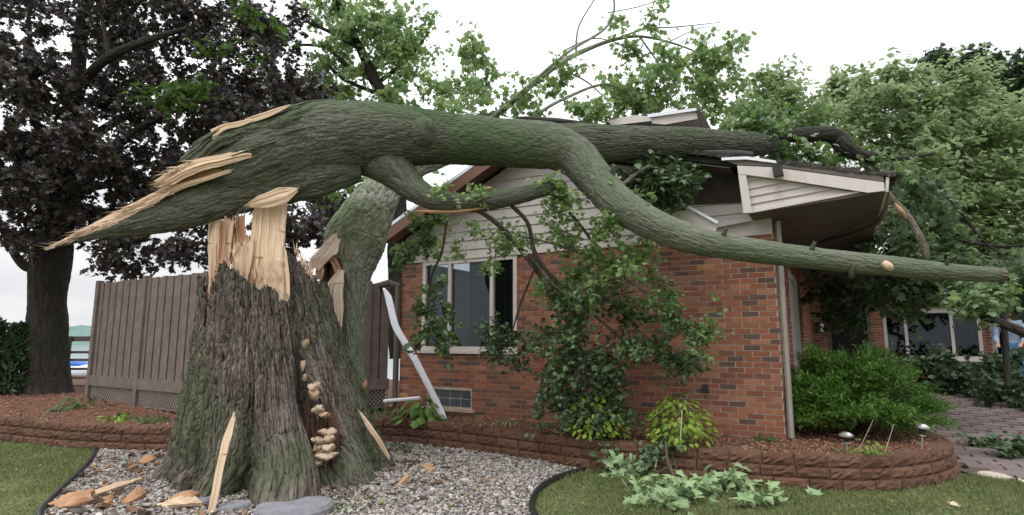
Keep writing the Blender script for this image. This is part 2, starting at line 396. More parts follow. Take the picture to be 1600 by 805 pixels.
MT['brick'] = isl_mat('red_brick_single', BRK, True, .88, True, 45)
MT['bricks'] = isl_mat('red_brick', BRK, True, .88, False, 45)
for q_ in ('brick', 'bricks'): stain(q_, MT[q_])
MT['mortar'] = paint('mortar', (.43, .34, .275), .95, .15, 8)
MT['spout'] = paint('downspout_taupe', (.3, .27, .24), .5, .1, 3)
MT['siding'] = paint('beige_vinyl_siding', (.49, .45, .42), .45, .05, 2, grime=(.36, .33, .28))
MT['trim'] = paint('cream_trim', (.56, .51, .475), .45, .05, 3, grime=(.4, .37, .32))
MT['taupe'] = paint('taupe_soffit', (.105, .09, .077), .6, .08, 2)
MT['brownfascia'] = paint('brown_fascia', (.15, .075, .055), .55, .12, 3)
MT['roof_shade'] = paint('painted_roof_shade', (.045, .036, .03), .9, .3, 4)
MT['white'] = paint('white_aluminium', (.74, .75, .8), .4, .05, 4)
MT['fence'] = paint('grey_brown_stain', (.155, .122, .106), .8, .2, 6)
MT['block'] = isl_mat('retaining_block', [(0, (.13, .068, .044)), (.5, (.175, .094, .062)), (1, (.11, .06, .042))], False, .95, True, 28, 1, .02, .45)
MT['shingle'] = isl_mat('dark_shingle', [(0, (.03, .028, .027)), (1, (.085, .075, .07))], False, .95)
MT['felt'] = paint('roofing_felt', (.02, .02, .02), .95, .2, 10)
MT['edging'] = paint('black_plastic_edging', (.02, .02, .022), .45, .1, 10)
MT['paver'] = isl_mat('paver', [(0, (.17, .13, .125)), (.5, (.25, .2, .19)), (1, (.2, .165, .16))], False, .9, True, 40, .6, .006, .4)
MT['limestone'] = paint('pale_limestone', (.5, .43, .34), .85, .15, 5)
MT['slate'] = paint('grey_stone', (.2, .2, .22), .7, .15, 8)
MT['steel'] = paint('brushed_metal', (.6, .6, .6), .3, .05, 4, .5, .8)
MT['black'] = paint('black_plastic', (.02, .02, .022), .4, .1, 10)
MT['fungus'] = isl_mat('bracket_fungus', [(0, (.42, .31, .21)), (.5, (.55, .44, .33)), (1, (.34, .22, .14))], False, .8, True, 40, .6, .006, .4)
# glass
def glass_mat():
    m = M('window_glass'); g = m.nd('BsdfGlossy'); g.inputs['Roughness'].default_value = .03; g.inputs['Color'].default_value = (.5, .55, .6, 1)
    tr = m.nd('BsdfTransparent'); tr.inputs[0].default_value = (.62, .66, .68, 1); fr_ = m.nd('Fresnel'); fr_.inputs[0].default_value = 1.5
    b = m.nd('Bump'); b.inputs['Strength'].default_value = .12; b.inputs['Distance'].default_value = .02; m.l.new(m.noise(m.vec('world'), 1.8, 2), b.inputs['Height']); m.l.new(b.outputs[0], g.inputs['Normal'])
    mx = m.nd('MixShader'); m.l.new(m.math('ADD', fr_.outputs[0], .02), mx.inputs[0]); m.l.new(tr.outputs[0], mx.inputs[1]); m.l.new(g.outputs[0], mx.inputs[2]); m.l.new(mx.outputs[0], m.out.inputs[0]); return m.m
MT['glass'] = glass_mat()
def blk():
    m = M('glass_block'); m.col((.05, .065, .08)); m.bump(m.noise(m.vec('world'), 40, 2), .5, .01); return m.fin(.12, .8)
MT['glassblock'] = blk()
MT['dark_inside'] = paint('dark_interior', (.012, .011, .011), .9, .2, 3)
MT['curtain'] = paint('curtain', (.15, .155, .16), .9, .1, 3)
# foliage
MT['lf_purple'] = leaf_mat('purple_leaves', [(0, (.034, .025, .025)), (.3, (.062, .044, .043)), (.55, (.08, .056, .042)), (.75, (.055, .08, .033)), (.9, (.11, .095, .13)), (1, (.18, .17, .23))], None, .16, .4)
MT['lf_purple_green'] = leaf_mat('green_shoots', [(0, (.05, .1, .02)), (.6, (.09, .17, .03)), (1, (.14, .24, .05))], None, .4)
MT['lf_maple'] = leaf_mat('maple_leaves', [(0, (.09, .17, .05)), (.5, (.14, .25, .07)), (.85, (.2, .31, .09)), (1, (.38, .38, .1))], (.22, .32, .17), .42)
MT['lf_maple_dark'] = leaf_mat('shaded_maple_leaves', [(0, (.045, .09, .03)), (.6, (.08, .145, .045)), (.9, (.12, .19, .06)), (1, (.2, .24, .08))], (.15, .22, .12), .3)  # darker copy of the maple leaves, shade mixed into its green
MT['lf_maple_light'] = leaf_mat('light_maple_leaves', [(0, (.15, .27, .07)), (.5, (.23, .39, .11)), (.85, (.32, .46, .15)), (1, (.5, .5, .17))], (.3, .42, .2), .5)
MT['lf_back'] = leaf_mat('willowy_leaves', [(0, (.11, .21, .05)), (.5, (.19, .32, .085)), (.88, (.29, .41, .15)), (1, (.46, .54, .3))], (.38, .47, .26), .5)
MT['lf_oak'] = leaf_mat('dark_oak_leaves', [(0, (.04, .07, .03)), (.7, (.07, .12, .055)), (1, (.13, .18, .09))], None, .25)
MT['lf_juniper'] = leaf_mat('juniper_needles', [(0, (.035, .095, .014)), (.5, (.075, .18, .024)), (1, (.18, .33, .05))], None, .2)
MT['lf_lime'] = leaf_mat('lime_leaves', [(0, (.15, .25, .03)), (.5, (.24, .36, .05)), (1, (.38, .45, .08))], None, .35)
MT['lf_hosta'] = leaf_mat('hosta_leaves', [(0, (.12, .24, .05)), (1, (.22, .36, .09))], None, .35)
MT['lf_pale'] = leaf_mat('upturned_leaves', [(0, (.24, .36, .18)), (.5, (.36, .48, .27)), (1, (.48, .58, .38))], (.32, .44, .22), .2)
MT['grass'] = leaf_mat('grass_blades', [(0, (.10, .15, .05)), (.4, (.17, .23, .075)), (.7, (.27, .3, .12)), (1, (.46, .41, .25))], None, .35)
MT['gravel'] = isl_mat('gravel_stones', [(0, (.20, .185, .17)), (.2, (.40, .36, .33)), (.4, (.27, .21, .18)), (.55, (.5, .47, .43)), (.75, (.14, .13, .125)), (.92, (.58, .55, .51)), (1, (.3, .27, .24))], False, .8, False, 50, .3)
MT['mulch'] = isl_mat('mulch_chips', [(0, (.20, .095, .06)), (.4, (.32, .155, .10)), (.7, (.40, .21, .14)), (.9, (.15, .085, .065)), (1, (.5, .34, .24))], False, .95)
def ground(name, a, b, c, sc, bst=.6):
    m = M(name); v = m.vec('world'); n = m.noise(v, sc, 8, .7); n2 = m.noise(v, .6, 4)
    k = m.mix(m.ramp(n, [(.35, (0, 0, 0)), (.65, (1, 1, 1))]), a, b); k = m.mix(m.ramp(n2, [(.45, (0, 0, 0)), (.65, (1, 1, 1))]), k, c)
    m.col(k); m.bump(n, bst, .02); return m.fin(.95, .1)
MT['lawn'] = ground('lawn', (.10, .12, .045), (.16, .17, .07), (.2, .18, .09), 40)
MT['soil'] = ground('mulch_soil', (.10, .055, .038), (.18, .09, .062), (.13, .075, .055), 50)
MT['bedding'] = ground('gravel_bedding', (.1, .09, .08), (.2, .18, .16), (.12, .09, .08), 60)
MT['pave_joint'] = ground('paver_joint', (.1, .08, .07), (.15, .12, .11), (.12, .1, .08), 50)

# ------------------------------------------------------------------ leaf shapes
def maple(fold=.18, sag=.15):
    h = [(.10, .0), (.42, -.02), (.30, .2), (.6, .46), (.27, .46), (.25, .64), (0, 1.0)]
    p = [(0, 0)]+h+[(-x, y) for x, y in reversed(h[:-1])]
    v = [(0, .32, .04)]+[(x, y, -fold*abs(x)-sag*y*y) for x, y in p]; n = len(p)
    return v, [(0, 1+(i+1) % n, 1+i) for i in range(n)][::-1]
def oval(w=.28, fold=.15, sag=.15):
    v = [(0, 0, 0), (w*.8, .3, -fold*w), (w*.85, .62, -fold*w-sag*.4), (0, 1, -sag), (-w*.85, .62, -fold*w-sag*.4), (-w*.8, .3, -fold*w), (0, .45, .02)]
    return v, [(0, 1, 6), (1, 2, 6), (2, 3, 6), (3, 4, 6), (4, 5, 6), (5, 0, 6)]
def diamond(w=.3):
    return [(0, 0, 0), (w, .42, -.06), (0, 1, -.1), (-w, .42, -.06)], [(0, 1, 2), (0, 2, 3)]
L_MAPLE, L_OVAL, L_DIA = maple(), oval(), diamond()
def small_maple():
    h = [(.40, .0), (.24, .24), (.5, .5), (.2, .58), (0, 1.0)]
    p = [(0, 0)]+h+[(-x, y) for x, y in reversed(h[:-1])]; v = [(x, y, -.2*abs(x)-.15*y*y) for x, y in p]
    return v, [(0, 1, 2), (0, 2, 4), (2, 3, 4), (0, 4, 5), (0, 5, 6), (0, 6, 8), (6, 7, 8), (0, 8, 9)]
L_MID = small_maple()

def twig_leaves(blobs, twl=(.25, .55), per=9, size=.1, droop=.5, upn=1.0, wind=(0, 0, 0), clump=.5):
    """blobs: (centre, (rx, ry, rz), number of twigs). Leaves strung on small twigs gathered in clumps."""
    P, Tp, S, seg = [], [], [], []
    for c, r, n in blobs:
        c = np.array(list(c)); r = np.array(r, float)
        nc = max(3, int(n/7)); d = RNG.normal(size=(nc, 3)); d /= np.linalg.norm(d, axis=1)[:, None]
        cc = d*(RNG.random(nc)**.45)[:, None]
        k = RNG.integers(0, nc, n); a = c+(cc[k]+RNG.normal(size=(n, 3))*.16*clump/.5)*r
        dirn = (cc[k]+RNG.normal(size=(n, 3))*.7); dirn /= np.linalg.norm(dirn, axis=1)[:, None]
        dirn[:, 2] -= droop*.8; dirn += np.array(wind); dirn /= np.linalg.norm(dirn, axis=1)[:, None]
        ln = RNG.uniform(*twl, n); b = a+dirn*ln[:, None]; seg.append(np.stack([a, b], 1))
        t = RNG.random((n, per))
        pts = a[:, None]+dirn[:, None]*(ln[:, None]*t)[..., None]+RNG.normal(size=(n, per, 3))*.03
        P.append(pts.reshape(-1, 3))
        td = dirn[:, None]*.7+RNG.normal(size=(n, per, 3))*.8; td[..., 2] -= droop; Tp.append(td.reshape(-1, 3))
        S.append(size*RNG.uniform(.6, 1.25, n*per))
    P = np.vstack(P); Tp = np.vstack(Tp); S = np.concatenate(S)
    N = RNG.normal(size=P.shape)*.7; N[:, 2] += upn; N += np.array(wind)*.6
    return P, frames(N, Tp), S, np.vstack(seg)
def twig_mesh(seg, r=.004):
    tv = [(cos(a), sin(a), 0) for a in (0, 2.1, 4.2)]+[(0, 0, 1)]; tf = [(0, 1, 3), (1, 2, 3), (2, 0, 3)]
    d = seg[:, 1]-seg[:, 0]; ln = np.linalg.norm(d, axis=1); z = d/ln[:, None]
    x = np.cross(z, np.array([.3, .5, .81])); x /= np.linalg.norm(x, axis=1)[:, None]; y = np.cross(z, x)
    R = np.stack([x, y, z], 2); S = np.stack([np.full(len(ln), r), np.full(len(ln), r), ln], 1)
    V, f = scatter(tv, tf, seg[:, 0], R, S); return npmesh('twigs', V, f, V.copy())
def foliage(parent, blobs, mat, leaf=L_MID, twmat='bark_twig', twr=.004, name='foliage', label=None, **k):
    P, R, S, seg = twig_leaves(blobs, **k)
    V, f = scatter(leaf[0], leaf[1], P, R, S)
    o = link(name, npmesh(name, V, f), MT[mat], parent, label, 'stuff')
    if twr: link('twigs', twig_mesh(seg, twr), MT[twmat], parent, kind='stuff')
    return o
def pb(px, py, Y, rx, ry, n, rd=None):
    """foliage blob given by where it stands: centre by bearing and depth, radii in picture units at that depth"""
    c = at(px, py, Y); k = Y/F
    return (c, (rx*k, (rd if rd is not None else (rx+ry)*.5*k), ry*k), n)
def limb(parent, pts, rads, mat='bark_limb', nseg=14, nlen=None, amp=.004, fh=30, fv=6, name='limb', label=None, **k):
    nlen = nlen or max(8, len(pts)*8)
    return link(name, tmesh(name, pts, rads, nseg, nlen, amp, fh, fv, **k), MT[mat], parent, label)
def pl(lst):
    """list of (px, py, Y, width px) -> points, radii"""
    return [at(a, b, c) for a, b, c, d in lst], [d*.5*c/F for a, b, c, d in lst]

# ================================================================== SETTING
def struct(name, me, mat, kind='structure'):
    o = bpy.data.objects.new(name, me); COL.objects.link(o); o['kind'] = kind
    if mat is not None: me.materials.append(mat)
    ORG[o.name] = Vector((0, 0, 0)); return o
def sm(x, a, b):
    t = np.clip((x-a)/(b-a), 0, 1); return t*t*(3-2*t)
def gz(x, y):            # lie of the land: flat lawn, dropping to the lake at the back left
    return -2.2*sm(y, 17, 26)*sm(-x, -4, 0)
ys = np.concatenate([np.linspace(-40, 30, 36), np.array([40, 60, 90, 150, 240, 330, 600, 1500])])
xs = np.concatenate([np.array([-1200, -500, -250, -120, -70]), np.linspace(-50, 50, 41), np.array([70, 120, 250, 500, 1200])])
XX, YY = np.meshgrid(xs, ys); V = np.stack([XX, YY, gz(XX, YY)], 2).reshape(-1, 3)
nx = len(xs); i = np.arange(len(ys)-1)[:, None]*nx; j = np.arange(nx-1)[None]
struct('ground', npmesh('ground', V, [np.stack([i+j, i+j+1, i+nx+j+1, i+nx+j], 2).reshape(-1, 4)], smooth=True), MT['lawn'])
mw = M('lake_water'); mw.col((.12, .16, .19)); mw.bump(mw.noise(mw.vec('world', (1, .25, 1)), 1.5, 3), .25, .05)
struct('lake', MB().ext([(-900, 16.5, -.9), (3, 16.5, -.9), (40, 330, -.9), (-900, 330, -.9)], (0, 0, -.02)).mesh(), mw.fin(.12, .6))
# wooded far shore
hx = np.linspace(-560, 60, 320); hy = np.linspace(0, 1, 12)
HX, HY = np.meshgrid(hx, hy); q = np.stack([HX.ravel()*.06, HY.ravel()*9, np.zeros(HX.size)], 1)
HZ = (sm(HY.ravel(), 0, .45))*(8.6+.5*fbm(q*np.array([.35, .1, 1]), 2)+.35*vnoise(q*3)+.35*vnoise(q*7))-1.2
V = np.stack([HX.ravel(), 262+HY.ravel()*50+3*vnoise(q*5), HZ], 1); nx = 320; i = np.arange(11)[:, None]*nx; j = np.arange(nx-1)[None]
struct('hills', npmesh('hills', V, [np.stack([i+j, i+j+1, i+nx+j+1, i+nx+j], 2).reshape(-1, 4)]), ground('far_wood_hazed', (.12, .19, .17), (.17, .25, .23), (.13, .2, .19), .35, .3))  # teal haze of the distance is mixed into the colour

PATH = [Vector(p) for p in [(-13.5, 9.2, 0), (-10.5, 9.05, 0), (-8.8, 8.9, 0), (-7.43, 8.64, 0), (-6.6, 8.3, 0), (-5.75, 8.03, 0), (-4.42, 7.82, 0), (-3.1, 8.1, 0), (-1.83, 8.5, 0), (-.75, 8.0, 0), (.05, 7.45, 0), (.88, 6.87, 0), (2.0, 6.27, 0), (3.13, 5.89, 0), (3.75, 5.9, 0), (4.3, 6.12, 0), (4.84, 6.52, 0), (5.2, 7.1, 0), (5.3, 7.8, 0), (5.25, 8.6, 0), (5.3, 9.4, 0)]]
PC = crom(PATH, 400)
def offpath(d):
    T = np.gradient(PC, axis=0); T /= np.linalg.norm(T, axis=1)[:, None]
    N = np.stack([T[:, 1], -T[:, 0], 0*T[:, 0]], 1); return PC-N*d
IN = offpath(.1); BEDPOLY = [tuple(p) for p in IN[::4]]+[(6.2, 17), (-14, 17)]
def bedz(x, y):
    q = np.stack([np.ravel(x)*2.2, np.ravel(y)*2.2, 0*np.ravel(x)], 1)
    return (.30+.13*sm(-x, 3, 5)*sm(y, 8.3, 10)-.05*sm(-x, -.5, 1.5)*sm(x, -4, -2.5)*sm(y, 8.5, 9.5)+.015*fbm(q, 2).reshape(np.shape(x)))
gx = np.arange(-14, 6.4, .09); gy = np.arange(5.6, 17, .09); XX, YY = np.meshgrid(gx, gy)
V = np.stack([XX, YY, bedz(XX, YY)], 2).reshape(-1, 3); nx = len(gx)
i = np.arange(len(gy)-1)[:, None]; j = np.arange(nx-1)[None]; cx = gx[:-1]+.045; cy = gy[:-1]+.045
msk = inpoly(np.broadcast_to(cx[None], (len(cy), len(cx))), np.broadcast_to(cy[:, None], (len(cy), len(cx))), BEDPOLY)
q = np.stack([i*nx+j, i*nx+j+1, (i+1)*nx+j+1, (i+1)*nx+j], 2)[msk]
struct('garden_bed', npmesh('garden_bed', V, [q], smooth=True), MT['soil'])
# mulch chips
cv = [(-1, -.45, -.2), (1, -.3, -.2), (.8, .4, -.2), (-.9, .35, -.2), (-.8, -.4, .25), (.9, -.2, .2), (.7, .35, .3), (-1, .3, .15)]
cf = [(4, 5, 6, 7), (0, 1, 5, 4), (1, 2, 6, 5), (2, 3, 7, 6), (3, 0, 4, 7)]
n = 26000; x = RNG.uniform(-10.5, 6, n); y = 5.8+RNG.random(n)**1.4*5.6
k = inpoly(x, y, BEDPOLY); x, y = x[k], y[k]; T = np.stack([x, y, bedz(x, y)+RNG.uniform(0, .02, len(x))], 1)
nn = RNG.normal(size=(len(x), 3))*.45+[0, 0, 1]; S = RNG.uniform(.01, .026, len(x))[:, None]*RNG.uniform(.6, 1.3, (len(x), 3))
V, f = scatter(cv, cf, T, frames(nn, RNG.normal(size=(len(x), 3))), S); struct('mulch', npmesh('mulch', V, f), MT['mulch'], 'stuff')

# gravel
EL = [gnd(*p) for p in [(148, 704), (146, 716), (128, 738), (100, 765), (77, 788), (62, 808)]]+[Vector((-3.5, 4.5, 0)), Vector((-3.1, 3.6, 0))]
ER = [gnd(*p) for p in [(912, 738), (880, 747), (850, 762), (834, 782), (834, 806)]]+[Vector((.35, 4.3, 0)), Vector((.8, 3.5, 0))]
gp = [p for p in PATH if -5.7 < p.x < .8]; GPOLY = [tuple(p) for p in EL[::-1]]+[(p.x, p.y+.1, 0) for p in gp]+[tuple(p) for p in ER]
struct('gravel_bedding', MB().add([(p[0], p[1], .006) for p in GPOLY], [tuple(range(len(GPOLY)))[::-1]]).mesh(), MT['bedding'])
def ico():
    import bmesh
    b = bmesh.new(); bmesh.ops.create_icosphere(b, subdivisions=1, radius=1); v = [tuple(q.co) for q in b.verts]; f = [tuple(w.index for w in q.verts) for q in b.faces]; b.free(); return v, f
IV, IF = ico(); n = 42000
x = RNG.uniform(-5.6, 1, n); y = 4.4+RNG.random(n)*4.1; k = inpoly(x, y, GPOLY); x, y = x[k], y[k]; n = len(x)
S = RNG.gamma(4, .0027, n)[:, None]*np.stack([RNG.uniform(.8, 1.4, n), RNG.uniform(.7, 1.1, n), RNG.uniform(.4, .8, n)], 1)+.003
T = np.stack([x, y, .008+RNG.random(n)*.022], 1); nn = RNG.normal(size=(n, 3))*.35+[0, 0, 1]
iv = np.array(IV)*(1+RNG.normal(size=(len(IV), 1))*.14)
V, f = scatter(iv, IF, T, frames(nn, RNG.normal(size=(n, 3))), S)
struct('gravel', npmesh('gravel', V, f), MT['gravel'], 'stuff')
for E_, lab in ((EL, 'black lawn edging strip curving between the left lawn and the gravel'), (ER, 'black lawn edging strip curving between the gravel and the right lawn')):
    P_ = [Vector((p.x, p.y, .03)) for p in E_]
    V, f, b = tube(P_, [.028]*len(P_), 8, 50, lump=.08, seed=3); solo('garden_edging', npmesh('edging', V, f, b, True), MT['edging'], lab, 'garden edging', 'lawn edging strips')

# walkway of pavers on the right
def wz(x, y): return .02+.36*sm(y, 7.5, 13.2)+.15*sm(y, 13.2, 15)
WPOLY = [(5.0, 6.62), (5.3, 5.9), (6.2, 4.0), (14, 4.0), (20, 9), (20, 18), (5.2, 18), (5.2, 9.2), (5.4, 8.2), (5.32, 7.2)]
gx = np.arange(4.8, 20, .2); gy = np.arange(3.8, 18, .2); XX, YY = np.meshgrid(gx, gy)
V = np.stack([XX, YY, wz(XX, YY)], 2).reshape(-1, 3); nx = len(gx); i = np.arange(len(gy)-1)[:, None]; j = np.arange(nx-1)[None]
msk = inpoly(np.broadcast_to((gx[:-1]+.1)[None], (len(gy)-1, nx-1)), np.broadcast_to((gy[:-1]+.1)[:, None], (len(gy)-1, nx-1)), WPOLY)
walk = struct('walkway', npmesh('walkway', V, [np.stack([i*nx+j, i*nx+j+1, (i+1)*nx+j+1, (i+1)*nx+j], 2)[msk]], smooth=True), MT['pave_joint'])
pvs = []
for vi in range(5):
    rr = random.Random(vi); b = MB(); c8 = [(-.5+rr.uniform(0, .06), -.5), (.42, -.5+rr.uniform(0, .06)), (.5, -.4), (.5-rr.uniform(0, .05), .5), (-.42, .5), (-.5, .42-rr.uniform(0, .1))]
    top = [(x*.96, y*.94, .022+rr.uniform(-.003, .003)) for x, y in c8]; n = 6
    b.add([(x, y, -.02) for x, y in c8]+[(x, y, .012) for x, y in c8]+top, [(i, (i+1) % n, n+(i+1) % n, n+i) for i in range(n)]+[(n+i, n+(i+1) % n, 2*n+(i+1) % n, 2*n+i) for i in range(n)]+[tuple(range(2*n, 3*n))])
    me = b.mesh('paver'); me.materials.append(MT['paver']); pvs.append(me)
cells = []
for r in range(-40, 60):
    for c in range(-30, 40):
        u = c*.36+(r % 2)*.18; w = r*.24; p = Vector((6.5, 7, 0))+UD*u+BK*w
        if inpoly(np.array([p.x]), np.array([p.y]), WPOLY)[0] and p.x-5.1 > 0 and p.x < p.y*.95+1.2 and 4.5 < p.y < 15: cells.append((Vector((p.x, p.y)).length, p))
cells.sort(key=lambda q: q[0]); rest = []
for k, (d, p) in enumerate(cells):
    z = float(wz(np.array(p.x), np.array(p.y)))
    if k < 295:
        o = bpy.data.objects.new('paver', pvs[k % 5]); COL.objects.link(o); o.parent = walk; o.location = (p.x, p.y, z+random.uniform(0, .006))
        o.rotation_euler = (random.uniform(-.012, .012), random.uniform(-.012, .012), -WA+(pi if k % 3 else 0)+random.uniform(-.015, .015)); o.scale = (.345, .225, 1)
    else: rest.append((p.x, p.y, z))
if rest:
    T = np.array(rest); me0 = pvs[0]; tv = [tuple(v.co) for v in me0.vertices]; tf = [tuple(p.vertices) for p in me0.polygons]
    V, f = scatter(tv, tf, T, rotz(np.full(len(T), -WA)), np.tile([.345, .225, 1.], (len(T), 1)))
    mm = isl_mat('paver_far', [(0, (.17, .13, .125)), (.5, (.25, .2, .19)), (1, (.2, .165, .16))], False, .9)
    link('paver', npmesh('pavers', V, f), mm, walk, kind='stuff')
# pale limestone edging stones beside the walkway
for k, lb in enumerate(['pale flat limestone piece touching the right end of the block wall', 'pale flat limestone piece between the paved walk and lawn, second from the block wall', 'pale limestone piece at the right picture edge beside the lawn']):
    p = Vector((5.14, 6.42, 0)).lerp(Vector((5.42, 5.7, 0)), k/2)
    c = [(p.x+.15*cos(a)*random.uniform(.75, 1.2), p.y+.18*sin(a)*random.uniform(.8, 1.2), .0) for a in np.linspace(0, 2*pi, 9)[:-1]]
    solo('edging_stone', MB().ext(c, (0, 0, .045)).mesh(), MT['limestone'], lb, 'stone', 'pale stones edging the paved walk')

# retaining wall of split-face blocks
wall = thing('retaining_wall', 'low curved retaining wall of reddish brown split-face blocks holding up the mulch bed', 'retaining wall', (0, 7, 0))
core = offpath(.08); core2 = offpath(.16); b = MB(); m_ = len(core)
for i in range(0, m_-4, 4):
    a, c = Vector(core[i]), Vector(core[min(m_-1, i+4)]); a2, c2 = Vector(core2[i]), Vector(core2[min(m_-1, i+4)])
    b.add([a, c, c2, a2]+[p+Vector((0, 0, .31)) for p in (a, c, c2, a2)], [(0, 1, 5, 4), (3, 7, 6, 2), (4, 5, 6, 7)])
link('wall_core', b.mesh(), MT['soil'], wall)
bms = []
for vi in range(6):
    rr = np.random.default_rng(vi); nu, nv = 8, 5; V = []; Fq = []
    for a in range(nv):
        for c in range(nu):
            u = c/(nu-1); w = a/(nv-1); e = min(u, 1-u)*nu; g = min(w, 1-w)*nv
            pro = 0 if (c in (0, nu-1) or a in (0, nv-1)) else .013+rr.normal()*.007
            V.append((u-.5, -pro, w))
    for a in range(nv-1):
        for c in range(nu-1): k = a*nu+c; Fq.append((k, k+1, k+1+nu, k+nu))
    n0 = len(V); V += [(-.46, .2, 0), (.46, .2, 0), (.46, .2, 1), (-.46, .2, 1)]
    a0, a1, a2, a3 = 0, nu-1, nv*nu-1, (nv-1)*nu
    Fq += [(a3, a2, n0+2, n0+3), (a0, n0, n0+1, a1), (a1, n0+1, n0+2, a2), (a0, a3, n0+3, n0)]
    me = bpy.data.meshes.new('block'); me.from_pydata(V, [], Fq); me.materials.append(MT['block']); bms.append(me)
sl_ = np.concatenate([[0], np.cumsum(np.linalg.norm(np.diff(PC, axis=0), axis=1))])
nb = 0
for crs in range(3):
    s = -.1-(crs % 2)*.15
    while s < sl_[-1]-.1:
        L = .31+random.uniform(-.03, .03); q0 = np.array([np.interp(s, sl_, PC[:, d]) for d in range(3)]); q1 = np.array([np.interp(s+L, sl_, PC[:, d]) for d in range(3)])
        dv = q1-q0; a = math.atan2(dv[1], dv[0]); p = (q0+q1)/2; nrm = Vector((sin(a), -cos(a), 0)); s += L
        o = bpy.data.objects.new('block', random.choice(bms)); COL.objects.link(o); o.parent = wall; nb += 1
        o.location = Vector(p)-nrm*(.018*crs)-Vector((0, 7, 0))+Vector((0, 0, crs*.108+random.uniform(0, .003))); o.rotation_euler = (0, 0, a+random.uniform(-.02, .02)); o.scale = (max(.05, np.linalg.norm(dv)-.008), 1, .103)

# grass
LL = [(p.x-.02, p.y, 0) for p in EL]; LP = LL[::-1]+[(-5.75, 8.0, 0), (-6.6, 8.28, 0), (-7.4, 8.6, 0), (-9, 8.8, 0), (-9, 4.3, 0)]
RP = [(p.x, p.y, 0) for p in ER[::-1]]+[(1.0, 6.75, 0), (2, 6.22, 0), (3.13, 5.86, 0), (3.75, 5.87, 0), (4.3, 6.08, 0), (4.84, 6.46, 0), (5.0, 6.5, 0), (5.3, 5.9, 0), (6, 4.3, 0)]
def blades(n, bx, by, poly):
    x = RNG.uniform(*bx, n); y = RNG.uniform(*by, n); k = inpoly(x, y, poly)
    q = np.stack([x*3, y*3, 0*x], 1); k &= (fbm(q*.6, 3) > RNG.uniform(-1.1, .35, n)); return x[k], y[k]
x1, y1 = blades(140000, (-9, -3.2), (4.4, 8.9), LP); x2, y2 = blades(125000, (.1, 6), (4.4, 6.9), RP)
x = np.concatenate([x1, x2]); y = np.concatenate([y1, y2]); n = len(x)
gb = [(-.5, 0, 0), (.5, 0, 0), (.28, .25, .6), (0, .75, 1)]; gf = [(0, 1, 2), (0, 2, 3)]
S = np.stack([np.full(n, .0055), RNG.uniform(.01, .04, n), RNG.uniform(.018, .05, n)*(1+.5*vnoise(np.stack([x*2, y*2, 0*x], 1)))], 1)
V, f = scatter(gb, gf, np.stack([x, y, 0*x], 1), rotz(RNG.uniform(0, 2*pi, n)), S); struct('grass', npmesh('grass', V, f), MT['grass'], 'stuff')

# ================================================================== HOUSE
HO = WC.copy()
house = thing('brick_house', 'single storey red brick house with beige siding gable, its roof crushed by the fallen trunk', 'house', HO)
BH, BP, BPH = .0545, .2, .0677
ubx = MB().box((0, -.008, 0), (1, 0, 0), (0, .058, 0), (0, 0, 1)).mesh('brick'); ubx.materials.append(MT['brick'])
def brick_wall(name, O, U, N, L, z0, z1, holes, nsingle, label=None, thick=.18):
    """mortar slab with openings; bricks stand proud of it"""
    us = sorted({0, L}|{h[0] for h in holes}|{h[1] for h in holes}); zs = sorted({z0, z1}|{h[2] for h in holes}|{h[3] for h in holes})
    b = MB()
    for a, c in zip(us[:-1], us[1:]):
        for d, e in zip(zs[:-1], zs[1:]):
            if any(h[0] <= a and c <= h[1] and h[2] <= d and e <= h[3] for h in holes): continue
            p = O+U*a; p.z = d; b.box(p, U*(c-a), -N*thick, ZU*(e-d))
    w = link(name, b.mesh(), MT['mortar'], house, label)
    lst = []; r = 0; z = z0+.004
    while z+BH < z1:
        u = -(r % 2)*.1
        while u < L:
            segs = [(max(u, 0), min(u+BP-.0125, L))]
            for h in holes:
                if z+BH > h[2]+.004 and z < h[3]-.004:
                    ns = []
                    for a, c in segs:
                        if c <= h[0] or a >= h[1]: ns.append((a, c)); continue
                        if a < h[0]: ns.append((a, h[0]))
                        if c > h[1]: ns.append((h[1], c))
                    segs = ns
            for a, c in segs:
                if c-a > .02: lst.append((a, c, z))
            u += BP
        z += BPH; r += 1
    def wpos(q): p = O+U*((q[0]+q[1])/2); p.z = q[2]; return p
    lst.sort(key=lambda q: (wpos(q)-Vector((0, 0, H))).length)
    R3 = Matrix((U, -N, ZU)).transposed()
    for q in lst[:nsingle]:
        o = bpy.data.objects.new('brick', ubx); COL.objects.link(o); o.parent = w
        p = O+U*q[0]; p.z = q[2]; pr = random.uniform(-.002, .002)
        o.matrix_local = Matrix.Translation(p-HO+N*(.000+pr)) @ R3.to_4x4() @ Matrix.Diagonal((q[1]-q[0], 1, BH, 1))
    rs = lst[nsingle:]
    if rs:
        T = np.array([list(O+U*q[0]) for q in rs]); T[:, 2] = [q[2] for q in rs]; T += np.outer(RNG.uniform(-.002, .002, len(rs)), np.array(N))
        tv = [tuple(v.co) for v in ubx.vertices]; tf = [tuple(p.vertices) for p in ubx.polygons]
        R = np.tile(np.array(R3)[None], (len(rs), 1, 1)); S = np.array([[q[1]-q[0], 1, BH] for q in rs])
        V, f = scatter(tv, tf, T, R, S); link('brick', npmesh('bricks', V, f), MT['bricks'], w, kind='stuff')
    return w
# --- front wall
LW = 5.8; OW = WC-UD*LW
def pu(px, py, off=0): return uz(px, py, off)[0]+LW
wL, wR, wB, wT = pu(660, 480), pu(808, 480), 1.29, 2.745
gL, gR, gB, gT = pu(668, 625), pu(738, 625), .40, .70
fw = brick_wall('brick_wall', OW, UD, WN, LW, .12, 2.77, [(wL, wR, wB, wT), (gL, gR, gB, gT)], 299)
